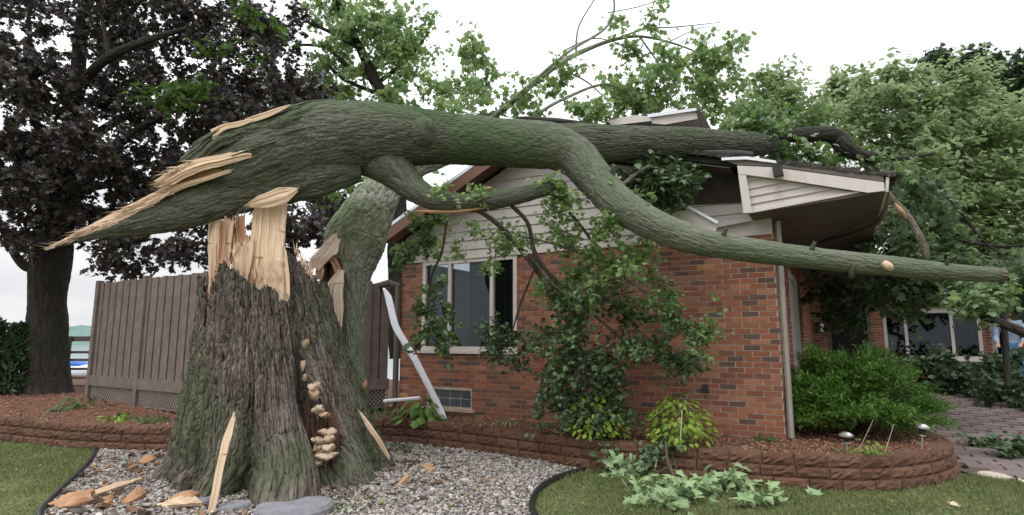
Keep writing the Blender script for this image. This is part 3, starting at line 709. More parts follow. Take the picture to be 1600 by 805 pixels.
# --- side wall and wing wall
SD = 9.3
sw = brick_wall('side_brick_wall', WC-UD*.002+BK*.18, BK, UD, SD-.18, .12, 2.9, [(1.9, 3.9, .95, 2.5)], 0)
OWG = WC+BK*SD+UD*.0
wg = [uz(px, 520, -SD)[0] for px in (1381, 1416, 1488, 1534)]
dr = [uz(px, 520, -SD)[0] for px in (1548, 1556, 1625)]
wing = brick_wall('wing_brick_wall', OWG, UD, WN, 9.0, .3, 3.0, [(wg[0], wg[3], 1.0, 2.15), (dr[0], dr[2]+.1, .35, 2.3), (.35, 1.3, .4, 2.5)], 0)
link('wing_roof', MB().box(OWG+WN*1.0-UD*.1+ZU*(3.02-OWG.z), UD*9.4, BK*5, ZU*.12).mesh(), MT['felt'], house)
link('wing_soffit', MB().box(OWG+WN*.98+UD*1.3+ZU*(2.98-OWG.z), UD*7.9, BK*.97, ZU*.035).mesh(), MT['taupe'], house)
link('wing_fascia', MB().box(OWG+WN*1.03+UD*1.3+ZU*(2.96-OWG.z), UD*8, BK*.03, ZU*.2).mesh(), MT['taupe'], house)
# inside darkness so that openings look into rooms
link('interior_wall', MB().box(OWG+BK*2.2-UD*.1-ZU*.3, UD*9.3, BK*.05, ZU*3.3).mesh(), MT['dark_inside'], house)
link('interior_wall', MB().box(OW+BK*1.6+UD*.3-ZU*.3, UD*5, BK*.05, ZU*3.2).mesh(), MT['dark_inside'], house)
def fr(b, O, U, N, u0, u1, z0, z1, d0=-.06, d1=.012):
    p = O+U*u0+N*d0; p.z = z0; return b.box(p, U*(u1-u0), N*(d1-d0), ZU*(z1-z0))
def window(O, U, N, u0, u1, z0, z1, mull, fwid=.06, name='window', curtain=True, label=None, sill=True):
    b = MB(); fr(b, O, U, N, u0, u0+fwid, z0, z1); fr(b, O, U, N, u1-fwid, u1, z0, z1)
    fr(b, O, U, N, u0+fwid, u1-fwid, z1-fwid, z1); fr(b, O, U, N, u0+fwid, u1-fwid, z0, z0+fwid)
    w = link(name, b.mesh(), MT['trim'], house, label)
    ed = [u0+fwid]
    for m_ in mull:
        link('mullion', fr(MB(), O, U, N, m_-fwid*.45, m_+fwid*.45, z0+fwid, z1-fwid, -.06, .009).mesh(), MT['trim'], w); ed += [m_-fwid*.45, m_+fwid*.45]
    ed.append(u1-fwid)
    for a, c in zip(ed[::2], ed[1::2]):
        link('pane', fr(MB(), O, U, N, a, c, z0+fwid, z1-fwid, -.05, -.04).mesh(), MT['glass'], w)
    if sill: link('sill', fr(MB(), O, U, N, u0-.05, u1+.05, z0-.045, z0-.001, -.05, .05).mesh(), MT['trim'], w)
    return w
w1 = window(OW, UD, WN, wL, wR, wB, wT, [pu(702, 480), pu(768, 480)], .065)
b = MB()
for k in range(16): fr(b, OW, UD, WN, pu(724, 480)+k*.052, pu(724, 480)+k*.052+.045, wB+.07, wT-.08, -.24-(k % 2)*.03, -.23-(k % 2)*.03)
link('vertical_blind', b.mesh(), MT['curtain'], w1)
w2 = window(OWG, UD, WN, wg[0], wg[3], 1.0, 2.15, [wg[1], wg[2]], .07)
w3 = window(WC-UD*.002+BK*.18, BK, UD, 1.9, 3.9, .95, 2.5, [2.5, 3.3], .09)
# wing door with pale frame
b = MB(); fr(b, OWG, UD, WN, dr[0], dr[1], .35, 2.3); fr(b, OWG, UD, WN, dr[2], dr[2]+.1, .35, 2.3); fr(b, OWG, UD, WN, dr[1], dr[2], 2.2, 2.3)
dd = link('door_frame', b.mesh(), MT['trim'], house)
link('door_glass', fr(MB(), OWG, UD, WN, dr[1], dr[2], .35, 2.2, -.05, -.04).mesh(), MT['glass'], dd)
link('door_handle', fr(MB(), OWG, UD, WN, dr[1]+.03, dr[1]+.16, 1.28, 1.31, 0, .04).mesh(), MT['steel'], dd)
b = MB(); fr(b, OWG, UD, WN, .35, .43, .4, 2.5); fr(b, OWG, UD, WN, 1.22, 1.3, .4, 2.5)
pd = link('porch_door_frame', b.mesh(), MT['taupe'], house)
link('porch_door', fr(MB(), OWG, UD, WN, .43, 1.22, .4, 2.5, -.1, -.06).mesh(), MT['dark_inside'], pd)
link('porch_lamp', MB().pole(OWG+UD*.22+WN*.06+ZU*1.35, OWG+UD*.22+WN*.06+ZU*1.55, .07, .05).mesh(), MT['white'], house)
# glass block basement window
gb_ = link('basement_window', fr(fr(fr(fr(MB(), OW, UD, WN, gL, gR, gT-.02, gT), OW, UD, WN, gL, gR, gB, gB+.02), OW, UD, WN, gL, gL+.02, gB+.02, gT-.02), OW, UD, WN, gR-.02, gR, gB+.02, gT-.02).mesh(), MT['mortar'], house)
nbk = 4
for a in range(nbk):
    for c in range(2):
        ww = (gR-gL-.04)/nbk; hh = (gT-gB-.04)/2
        link('glass_block', fr(MB(), OW, UD, WN, gL+.02+a*ww+.009, gL+.02+(a+1)*ww-.009, gB+.02+c*hh+.008, gB+.02+(c+1)*hh-.008, -.06, -.012).mesh(), MT['glassblock'], gb_)
link('joint', fr(MB(), OW, UD, WN, gL+.02, gR-.02, gB+.02, gT-.02, -.06, -.022).mesh(), MT['siding'], gb_)
link('sill', fr(MB(), OW, UD, WN, gL-.06, gR+.06, gB-.045, gB-.002, -.05, .07).mesh(), MT['mortar'], gb_)

# --- gable
RO = .42
pk = uz(802, 214, RO); le = uz(590, 368, RO); r1 = uz(1140, 250, RO); r2 = uz(1392, 279, RO)
le = (le[0], le[1]); dz = .12
def topz(u):
    P_ = [le, pk, r1, r2]
    return float(np.interp(u, [p[0] for p in P_], [p[1] for p in P_]))-.14
link('gable_backing', MB().ext([wuz(-LW, 2.77, -.02), wuz(0, 2.77, -.02), wuz(0, topz(0), -.02)]+[wuz(u, topz(u), -.02) for u in (r1[0], pk[0], -LW)], BK*.12).mesh(), MT['taupe'], house)
z = 2.74
while z < pk[1]-.2:
    t = min(z+.148, pk[1]-.16); zz = z+.02
    us = np.linspace(-LW, 0.0, 117); ok = [u for u in us if topz(u) > t]
    lo_ok = [u for u in us if topz(u) > z+.01]
    if len(ok) < 2 or len(lo_ok) < 2: break
    a0, a1, c0, c1 = lo_ok[0], lo_ok[-1], ok[0], ok[-1]
    b = MB().add([wuz(a0, z, .028), wuz(a1, z, .028), wuz(c1, t, .010), wuz(c0, t, .010), wuz(a0, z, 0), wuz(a1, z, 0), wuz(c1, t, -.002), wuz(c0, t, -.002)],
                 [(0, 3, 2, 1), (0, 1, 5, 4), (3, 7, 6, 2), (0, 4, 7, 3), (1, 2, 6, 5)])
    link('siding_board', b.mesh(), MT['siding'], house); z = z+.148
# side wall siding strip above brick, small side recess at far left
b = MB()
link('return_wall', MB().box(wuz(-LW, .1, -.2), -UD*.05+BK*6, UD*.1, ZU*2.7).mesh(), MT['siding'], house)
# --- roof slabs
def roofpoly(name, prof, depth, th, mat, off=RO, label=None):
    P_ = [wuz(u, z, off) for u, z in prof]+[wuz(u, z-th, off) for u, z in prof[::-1]]
    return link(name, MB().ext(P_, BK*depth).mesh(), mat, house, label)
roof = roofpoly('roof', [le, pk], 9.4, .07, MT['felt']); roofpoly('roof', [pk, r1, (r2[0], r2[1])], 10.2, .07, MT['felt'])
# soffits under the rake
def sof(p, q, name='soffit', mat='taupe', o0=RO-.02, o1=.03, dz=.1):
    a, b_, c, d = wuz(p[0], p[1]-dz, o0), wuz(q[0], q[1]-dz, o0), wuz(q[0], q[1]-dz, o1), wuz(p[0], p[1]-dz, o1)
    link(name, MB().ext([a, b_, c, d], (0, 0, .015)).mesh(), MT[mat], house)
sof(le, pk, mat='brownfascia'); sof(pk, r1)
def board(name, p, q, z0, z1, mat, off=RO, th=.03, label=None):
    return link(name, MB().ext([wuz(p[0], p[1]-z1, off), wuz(q[0], q[1]-z1, off), wuz(q[0], q[1]-z0, off), wuz(p[0], p[1]-z0, off)], WN*th).mesh(), MT[mat], house, label)
board('rake_board', le, pk, .03, .22, 'brownfascia', label='brown left rake board')
board('drip_edge', le, pk, -.03, .028, 'white', RO+.005, .03)
board('drip_edge', le, pk, -.10, -.06, 'trim', RO-.1, .03)
def slabpx(name, poly, off, th, mat, parent=None, label=None):
    return link(name, MB().ext([wp(x, y, off) for x, y in poly], WN*th).mesh(), MT[mat], parent or house, label)
# raised broken roof corner above the trunk
o2 = -1.2
ur = link('upper_roof', MB().ext([wp(x, y, o2) for x, y in [(948, 190), (1015, 180), (1088, 171), (1113, 204), (1135, 252), (940, 252)]], BK*3).mesh(), MT['felt'], house)
slabpx('fascia', [(1018, 184), (1088, 177), (1091, 187), (1040, 196), (1020, 194)], o2+.25, .04, 'trim')
slabpx('fascia', [(948, 190), (990, 181), (1018, 183), (1018, 190), (958, 197)], o2+.2, .03, 'trim', label='thin cream fascia left of the broken corner')
slabpx('soffit', [(1040, 196), (1091, 187), (1097, 206), (1052, 206)], o2+.15, .03, 'taupe')
slabpx('end_board', [(1087, 171), (1096, 175), (1113, 204), (1100, 206)], o2+.28, .05, 'shingle')
slabpx('drip_edge', [(1012, 180), (1088, 170), (1090, 174), (1014, 185)], o2+.3, .04, 'white')
# broken rake boards hanging on the right of the gable
slabpx('hanging_rake_board', [(930, 262), (948, 264), (992, 288), (989, 310), (962, 306), (932, 290)], .40, .035, 'trim', label='short torn cream rake board beside the limb fork')
slabpx('hanging_rake_board', [(1008, 304), (1034, 306), (1122, 349), (1118, 366), (1085, 366), (1006, 328)], .40, .035, 'trim', label='long cream rake board slanting down to the right')
slabpx('drip_edge', [(1034, 303), (1038, 302), (1124, 347), (1121, 351)], .43, .04, 'white')
slabpx('shade_panel', [(985, 262), (1160, 258), (1171, 316), (1040, 322)], .035, .006, 'roof_shade', label='dark panel painted for the shaded hollow under the torn roof left of the eave box')  # dark sheet laid over the siding, standing in for shade under the roof
slabpx('corner_cap', [(1104, 352), (1172, 340), (1175, 346), (1106, 359)], .05, .04, 'siding')
# --- overhanging eave box at the right
box_o = .46
slabpx('eave_rake_board', [(1152.6, 260), (1208, 262.5), (1381, 286), (1382, 299), (1356, 302), (1224, 281.5), (1154, 272.5)], box_o+.02, .03, 'trim', label='cream rake board sloping down over the eave box')
slabpx('corner_board', [(1154, 273), (1166, 273), (1176, 333), (1162, 334)], box_o+.015, .03, 'trim')
tri = [(1166, 274), (1226, 282.5), (1340, 301), (1176, 331)]
def clipy(poly, A, B, keep_above):
    """clip picture-space polygon by the line A-B"""
    def sd(p): return (B[0]-A[0])*(p[1]-A[1])-(B[1]-A[1])*(p[0]-A[0])
    out = []; n = len(poly)
    for i in range(n):
        p, q = poly[i], poly[(i+1) % n]; a, c = sd(p), sd(q)
        if (a <= 0) == keep_above: out.append(p)
        if (a < 0) != (c < 0): t = a/(a-c); out.append((p[0]+(q[0]-p[0])*t, p[1]+(q[1]-p[1])*t))
    return out
yl = [262, 284.5, 297, 309.5, 321.5, 334]; yr = [240, 262, 274, 286, 295, 300]
for k in range(5):
    A0, B0 = (1160, yl[k]), (1345, yl[k]-.21*185); A1, B1 = (1160, yl[k+1]), (1345, yl[k+1]-.185*185)
    pp = clipy(clipy(tri, A0, B0, False), A1, B1, True)
    if len(pp) >= 3:
        P_ = []
        for x, y in pp:
            t = (y-(A0[1]+(x-A0[0])*(B0[1]-A0[1])/185))/max(1, (A1[1]-A0[1])); P_.append(wp(x, y, box_o-.03+.02*t))
        link('siding_board', MB().ext(P_, BK*.02).mesh(), MT['siding'], house)
slabpx('bottom_trim', [(1176, 328.5), (1342, 298.5), (1344, 301.5), (1176, 333)], box_o-.005, .02, 'trim')
slabpx('eave_top_board', [(1126, 249), (1166, 247), (1210, 254), (1380, 276), (1381, 285), (1208, 261), (1152, 259)], box_o-.02, .03, 'taupe', label='grey mauve board under the shingle edge')
slabpx('drip_edge', [(1128, 247.5), (1168, 245.5), (1212, 252), (1214, 256), (1166, 250), (1128, 251.5)], box_o+.01, .03, 'white')
A = wp(1172, 334, box_o); B = wp(1383, 300, box_o)
A2 = A+BK*9.2; B2 = B+BK*8.9; A2.z = 2.84; B2.z = 2.9; A0_ = A.copy()
link('soffit', MB().ext([A-UD*.02, B, B2, A2], (0, 0, .03)).mesh(), MT['taupe'], house, 'dark taupe soffit under the overhanging eave')
for k in range(1, 12):
    t = k/12; p, q = A.lerp(A2, t), B.lerp(B2, t)
    link('soffit_groove', MB().box(p-ZU*.008, q-p, BK*.012, ZU*.01).mesh(), MT['taupe'], house)
link('eave_fascia', MB().ext([B, B+ZU*.16+UD*.02, B2+ZU*.16, B2], UD*.03).mesh(), MT['trim'], house)
gp_ = [at(1236, 388, 9.6), at(1310, 372, 8.2), at(1352, 358, 7.3), at(1375, 343, 6.9), at(1384, 322, 6.75), at(1386, 300, 6.6)]
link('bent_gutter', tmesh('g', gp_, [.03]*6, 8, 40, lump=0), MT['taupe'], house, 'bent gutter strip hanging under the soffit')
slabpx('floodlight', [(1207, 262), (1222, 260), (1225, 275), (1210, 278)], box_o+.05, .09, 'black')
# shingle edge, ragged
tv = [(-.5, 0, 0), (.5, 0, 0), (.5, 1, .05), (-.5, 1, .05), (-.5, 0, .035), (.5, 0, .035), (.5, 1, .06), (-.5, 1, .06)]
tf = [(0, 1, 5, 4), (1, 2, 6, 5), (4, 5, 6, 7), (3, 0, 4, 7), (0, 3, 2, 1)]
T, R_, S = [], [], []
for k in range(64):
    for row in range(5):
        t = k/63; u = r1[0]-1.3+t*(r2[0]-r1[0]+1.35); zt = float(np.interp(u, [pk[0], r1[0], r2[0]], [pk[1], r1[1], r2[1]]))
        T.append(list(wuz(u, zt+.005+row*.004+random.uniform(0, .01), RO+.06-row*.14))); a = -WA+random.uniform(-.25, .25); R_.append(a)
        S.append([random.uniform(.05, .11), .18, random.uniform(.5, 1.4)])
RR = rotz(np.array(R_))
V, f = scatter(tv, tf, np.array(T), RR, np.array(S)); link('shingle', npmesh('sh', V, f), MT['shingle'], house, kind='stuff')
# torn black roofing at the eave corner and on the trunk
for lst, nm in (([(806, 184, 6.5, 3), (830, 185, 6.45, 9), (870, 189, 6.45, 9), (910, 191, 6.5, 3)], 'torn_shingles'), ([(1378, 270, 6.4, 10), (1392, 276, 6.35, 22), (1388, 292, 6.4, 12)], 'torn_shingles'), ([(1095, 238, 7.0, 10), (1130, 240, 6.9, 14), (1175, 243, 6.9, 12)], 'torn_shingles')):
    p, r = pl(lst); link(nm, tmesh('t', p, r, 9, 14, .02, 8, 5, lump=.5), MT['shingle'], house)
# downspouts
def dspout(pts, w, mat, label=None):
    b = MB()
    for p, q in zip(pts[:-1], pts[1:]):
        b.pole(p, q+(q-p).normalized()*w*.3, w*.6, w*.6, 6)
    return link('downspout', b.mesh(), MT[mat], house, label)
c0 = WC+UD*.06+BK*.05; dspout([Vector((c0.x, c0.y, 2.9)), Vector((c0.x, c0.y, .35))], .058, 'spout', 'cream downspout on the right corner of the brick wall')
l0 = OW+WN*.06-UD*.04; dspout([Vector((l0.x-.75, l0.y+.35, 2.3)), Vector((l0.x-.15, l0.y, 2.42)), Vector((l0.x, l0.y, 2.36)), Vector((l0.x, l0.y, .42)), Vector((l0.x-.05, l0.y-.12, .36))], .09, 'taupe', 'taupe downspout with an elbow on the left corner')
slabpx('outdoor_outlet', [(1098, 601), (1106, 601), (1106, 613), (1098, 613)], .01, .04, 'black')
dspout([wp(600, 627, .15), wp(655, 622, .1)], .05, 'white', 'short white pipe lying at the foot of the wall')
# soldier course of darker bricks over the front wall end
tvb = MB().box((0, -.006, 0), (.056, 0, 0), (0, .05, 0), (0, 0, .19)); T = []

# fallen white gutter
rows = [((598, 450, 9.05), (601, 450, 9.05)), ((602, 468, 9.03), (612, 464, 9.03)), ((606, 486, 9.0), (617, 484, 9.0)), ((613, 512, 8.95), (624, 510, 8.95)), ((627, 536, 8.88), (639, 535, 8.88)), ((641, 560, 8.8), (653, 559, 8.8)), ((653, 582, 8.75), (664, 581, 8.75)), ((665, 605, 8.7), (676, 604, 8.7)), ((677, 630, 8.65), (688, 629, 8.65)), ((688, 656, 8.58), (699, 655, 8.58))]
V, f, b_ = slab([(at(*r[0]), at(*r[1])) for r in rows], 40, 9, .06, .12, .006)
solo('fallen_gutter', npmesh('gutter', V, f, b_, True), MT['white'], 'long white bent gutter piece leaning on the house behind the lime plant', 'gutter')

# ================================================================== FENCES
def fence(A, B, z0, z1, label, posts, n, lat0):
    A = Vector(A); B = Vector(B); A.z = B.z = 0; d = (B-A); L = d.length; d /= L; nr = Vector((d.y, -d.x, 0))
    if nr.y > 0: nr = -nr
    t = thing('fence', label, 'fence', (A.x, A.y, z0-.25), 'stained wooden fence panels')
    w = L/n
    for k in range(n):
        p = A+d*(k*w+w*.08)+ZU*(z0+.0); pr = .012 if k % 2 else 0
        link('board', MB().box(p+nr*pr, d*w*.84, -nr*.022, ZU*(z1-z0+random.uniform(-.012, .012))).mesh(), MT['fence'], t)
    link('backing', MB().box(A-nr*.045+ZU*z0, d*L, -nr*.01, ZU*(z1-z0-.06)).mesh(), MT['fence'], t)
    link('bottom_rail', MB().box(A+nr*.016+ZU*(z0-.02), d*L, nr*.03, ZU*.17).mesh(), MT['fence'], t)
    link('top_rail', MB().box(A-nr*.06+ZU*(z1-.14), d*L, nr*.03, ZU*.1).mesh(), MT['fence'], t)
    for s in posts:
        link('post', MB().box(A+d*s+nr*.05+ZU*(lat0-.15), d*.1, -nr*.1, ZU*(z1-lat0+.19)).mesh(), MT['fence'], t)
    b = MB(); hh = z0-.02-lat0; s = -hh
    while s < L:
        for sg in (1, -1):
            a0 = max(0, s); a1 = min(L, s+hh)
            if a1 > a0:
                za = lat0+(a0-s) if sg > 0 else z0-.02-(a0-s); zb = lat0+(a1-s) if sg > 0 else z0-.02-(a1-s)
                b.box(A+d*a0+nr*(.004*sg)+ZU*za, d*(a1-a0)+ZU*(zb-za), nr*.005, ZU*.022)
        s += .07
    o = link('lattice', b.mesh(), MT['spout'], t, kind='stuff')
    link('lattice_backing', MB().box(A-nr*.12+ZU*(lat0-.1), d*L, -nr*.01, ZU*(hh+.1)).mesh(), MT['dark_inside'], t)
    link('lattice_frame', MB().box(A-nr*.01+ZU*(lat0-.03), d*L, nr*.025, ZU*.03).mesh(), MT['fence'], t)
    return t
FA = at(139, 598, 10.4); FB = at(333, 612, 8.45)
fence(FA, FB, .69, 2.47, 'tall grey brown board fence with lattice skirt left of the broken stump', [0, 1.62, 3.6], 33, .42)
fence(FB, (-2.1, 9.95, 0), .66, 2.4, 'dark board fence section between the stump and the brick house corner', [.05, 2.2], 15, .36)
rf = thing('rail_fence', 'open dark wooden rail fence in front of the lake beside the big tree', 'fence', (-10.5, 12.9, .2))
rz = [at(100, y, 12.9).z for y in (531, 550, 562, 576, 590)]
for k, zz in enumerate(rz):
    link('rail', MB().box((-24, 12.9, zz-.035), (16.7, 0, 0), (0, .04, 0), (0, 0, .11 if k == 0 else .055)).mesh(), MT['fence'], rf)
for px in (-620, -480, -340, -200, -80, 40, 103, 150): p = at(px, 560, 12.85); link('post', MB().box((p.x-.06, 12.8, .1), (.12, 0, 0), (0, .1, 0), (0, 0, rz[0]-.02)).mesh(), MT['fence'], rf)
link('bottom_board', MB().box((-24, 12.95, .05), (16.7, 0, 0), (0, .04, 0), (0, 0, .42)).mesh(), MT['fence'], rf)
# covered boat on the lake
bt = thing('boat', 'small boat under a bright blue cover on the lake behind the rail fence', 'boat', tuple(at(117, 583, 26)))
c = at(117, 581, 26)
V, f, b_ = tube([c+Vector((-.9, 0, .12)), c+Vector((-.5, 0, .05)), c+Vector((.5, 0, .05)), c+Vector((.95, 0, .1))], [.08, .28, .3, .18], 12, 16, lump=0)
link('hull', npmesh('h', V, f, b_, True), MT['white'], bt)
V, f, b_ = tube([c+Vector((-.7, -.02, .22)), c+Vector((-.2, -.02, .34)), c+Vector((.3, -.02, .3)), c+Vector((.7, -.02, .2))], [.03, .2, .2, .05], 10, 14, lump=.1)
link('cover', npmesh('h', V, f, b_, True), paint('blue_cover', (.05, .16, .5), .5), bt)

# ================================================================== STUMP
SX, SY = -2.78, 6.75
sil = [(735, 238, 612), (715, 252, 608), (700, 265, 602), (650, 283, 578), (600, 300, 556), (560, 310, 541), (500, 321, 522), (450, 325, 506), (400, 327, 494), (340, 327, 494)]
zz_, cxs, rs = [], [], []
for py, xl, xr in sil:
    a, b_ = at(xl, py, SY), at(xr, py, SY); zz_.append(a.z); cxs.append((a.x+b_.x)/2); rs.append((b_.x-a.x)/2)
zz_, cxs, rs = np.array(zz_), np.array(cxs), np.array(rs)
stump = thing('tree_stump', 'huge broken maple stump with deep furrowed bark, flared roots and light splintered wood on top', 'tree stump', (SX, SY, 0))
NA, NZ = 980, 400
ph = np.linspace(-pi, pi, NA, endpoint=False); ph = ph-.62*np.sin(ph); v = np.linspace(0, 1, NZ)
jag = 2.10+.09*fbm(np.stack([ph*3.2, 0*ph, 0*ph], 1), 2)+.05*vnoise(np.stack([ph*11, 0*ph, 0*ph+4], 1))+.05*np.abs(vnoise(np.stack([ph*40, 0*ph, 0*ph+9], 1)))
def gs(p, c, w): 
    d = (p-c+pi) % (2*pi)-pi; return np.exp(-(d/w)**2)
jag += .36*gs(ph, .42, .13)+.2*gs(ph, .8, .2)-.08*gs(ph, .05, .3)+.14*gs(ph, -.62, .2)+.1*gs(ph, 2.6, .5)-.5*gs(ph, -1.02, .10)
PH, VV = np.meshgrid(ph, v); Z = VV**1.0*jag[None, :]-.06*(1-VV)
Rb = np.interp(Z.ravel(), zz_, rs).reshape(Z.shape); Cx = np.interp(Z.ravel(), zz_, cxs).reshape(Z.shape)
low = np.exp(-np.maximum(Z, 0)/.42); mid = np.exp(-np.maximum(Z, 0)/1.1)
lob = (.34*gs(PH, .10, .22)-.22*gs(PH, -.27, .10)+.06*gs(PH, -.5, .15)-.14*gs(PH, -.75, .08)-.14*gs(PH, -1.15, .35)-.10*gs(PH, -1.38, .08)+.04*gs(PH, .28, .06)+.12*gs(PH, .72, .16)-.12*gs(PH, .98, .08)+.08*gs(PH, 1.35, .25)+.1*gs(PH, 2.3, .3)+.1*gs(PH, -2.4, .3))*low
lob += (-.09*gs(PH, -.27, .09)+.06*gs(PH, .05, .16)-.04*gs(PH, .2, .05)-.05*gs(PH, -.8, .07)-.03*gs(PH, -.52, .05)+.04*gs(PH, .7, .15))*mid
cre = np.clip(1-np.abs(Z-.80)/1.0, 0, 1)**.9
lob -= .42*gs(PH, .40+.03*np.sin(Z*5), .12)*cre
Bk = np.stack([np.cos(PH)*.75, np.sin(PH)*.75, Z], 2).reshape(-1, 3)
lum = .05*fbm(Bk*np.array([3, 3, 1.2]), 3).reshape(Z.shape)
rel = .062*(bark_h(Bk*1.0, 23, 2.0).reshape(Z.shape)-.6)+.02*fbm(Bk*np.array([9, 9, 1.6]), 2).reshape(Z.shape)+.008*fbm(Bk*np.array([70, 70, 26]), 2).reshape(Z.shape)
Rr = Rb*(1-.09*(1-sm(Z, .3, 1.9))+lob+lum)+rel
camd = np.array([0-SX, 0-SY]); camd /= np.linalg.norm(camd); rt = np.array([-camd[1], camd[0]])
rt = rt if rt[0] > 0 else -rt
X = Cx+Rr*(np.cos(PH)*camd[0]+np.sin(PH)*rt[0]); Yv = SY+Rr*(np.cos(PH)*camd[1]+np.sin(PH)*rt[1])
V = np.stack([X, Yv, Z], 2).reshape(-1, 3)
i = np.arange(NZ-1)[:, None]*NA; j = np.arange(NA)[None]; j2 = (j+1) % NA
fq = np.stack([i+j, i+j2, i+NA+j2, i+NA+j], 2).reshape(-1, 4)
link('bark', npmesh('stump', V, [fq], Bk, True), MT['bark_stump'], stump)
# broken heartwood inside the bark ring, rising in splinters
NI = 260; ph2 = np.linspace(-pi, pi, NI, endpoint=False); lv = [(1.0, 1.93), (.93, 2.05), (.86, 2.22), (.7, 2.1), (.5, 2.25), (.3, 2.05), (.02, 2.1)]
Vi = []
for fr_, zt in lv:
    rr = np.interp(zt, zz_, rs)*fr_*.93; cc = np.interp(zt, zz_, cxs); z_ = zt+.10*vnoise(np.stack([ph2*14, 0*ph2+fr_*9, 0*ph2], 1))+.08*vnoise(np.stack([ph2*4, 0*ph2+fr_*5, 0*ph2], 1))
    if fr_ > .99: z_ = np.full(NI, zt)-.03
    Vi.append(np.stack([cc+rr*(np.cos(ph2)*camd[0]+np.sin(ph2)*rt[0]), SY+rr*(np.cos(ph2)*camd[1]+np.sin(ph2)*rt[1]), z_], 1))
Vi = np.vstack(Vi); i = np.arange(len(lv)-1)[:, None]*NI; j = np.arange(NI)[None]; j2 = (j+1) % NI
link('heartwood', npmesh('heart', Vi, [np.stack([i+j, i+j2, i+NI+j2, i+NI+j], 2).reshape(-1, 4)], Vi*np.array([1, 1, .4]), True), MT['wood_rot'], stump)
def spl(parent, name, rows, N, M_, th, mat, rough=.012, rag=(.0, .0), label=None, bulge=.15, seed=0, toward=None):
    V, f, b_ = slab([(at(*r[0]), at(*r[1])) for r in rows], N, M_, th, bulge, rough, rag, seed, toward)
    return link(name, npmesh(name, V, f, b_), MT[mat], parent, label)
Yf = 6.22
spl(stump, 'splinter', [((376, 470, Yf-.0), (452, 470, Yf-.0)), ((384, 430, Yf-.0), (448, 430, Yf-.0)), ((386, 400, Yf), (444, 405, Yf)), ((392, 360, Yf+.06), (442, 360, Yf+.06)), ((399, 322, Yf+.1), (444, 320, Yf+.1)), ((410, 300, Yf+.12), (450, 298, Yf+.12)), ((418, 285, Yf+.14), (458, 285, Yf+.14))], 120, 60, .14, 'wood', .03, (.0, .0), 'broad pale upright splinter carrying the broken trunk')
spl(stump, 'splinter', [((428, 438, Yf-.02), (441, 440, Yf)), ((430, 380, Yf), (445, 385, Yf+.03)), ((432, 330, Yf+.04), (448, 335, Yf+.06)), ((434, 305, Yf+.1), (449, 305, Yf+.1))], 60, 20, .12, 'wood_pale', .03, (.05, .02))
spl(stump, 'splinter', [((327, 520, 6.32), (338, 540, 6.3)), ((326, 460, 6.3), (352, 470, 6.28)), ((325, 410, 6.3), (357, 415, 6.28)), ((325, 380, 6.3), (362, 380, 6.28)), ((326, 350, 6.32), (368, 348, 6.32))], 110, 50, .22, 'wood_pale', .035, (.1, .05), 'tall pale splinter standing on the left of the stump')
spl(stump, 'splinter', [((331, 556, 6.12), (335, 558, 6.12)), ((330, 530, 6.12), (341, 530, 6.12)), ((331, 480, 6.13), (348, 480, 6.13)), ((334, 430, 6.16), (352, 430, 6.16)), ((340, 400, 6.2), (353, 400, 6.2)), ((345, 350, 6.22), (352, 350, 6.22))], 100, 24, .12, 'wood_rot', .035, (.03, .02), 'orange decayed streak down the left side of the stump')
spl(stump, 'splinter', [((356, 400, 6.3), (388, 410, 6.3)), ((358, 370, 6.32), (384, 372, 6.32)), ((354, 345, 6.34), (383, 340, 6.34))], 40, 30, .25, 'wood_rot', .05, (.05, .04), 'stubby orange decayed block of wood')
spl(stump, 'splinter', [((372, 436, 6.2), (386, 438, 6.17)), ((366, 415, 6.22), (392, 410, 6.18)), ((362, 395, 6.25), (396, 380, 6.2))], 40, 30, .2, 'wood', .04, (.06, .05))
spl(stump, 'splinter', [((448, 455, 6.1), (453, 460, 6.1)), ((446, 430, 6.12), (452, 430, 6.12)), ((444, 395, 6.14), (448, 395, 6.14))], 40, 10, .05, 'wood', .01, (.02, .05))
spl(stump, 'splinter', [((606, 716, 6.5), (609, 712, 6.5)), ((588, 690, 6.45), (596, 688, 6.45)), ((573, 668, 6.45), (580, 664, 6.45)), ((562, 646, 6.5), (565, 645, 6.5))], 50, 12, .06, 'wood', .015, (.02, .03), 'pale split streak on the right root')
spl(stump, 'splinter', [((317, 585, 6.05), (322, 585, 6.05)), ((313, 565, 6.05), (320, 565, 6.05)), ((311, 555, 6.05), (314, 555, 6.05))], 16, 8, .05, 'wood_rot', .01, (.02, .02))
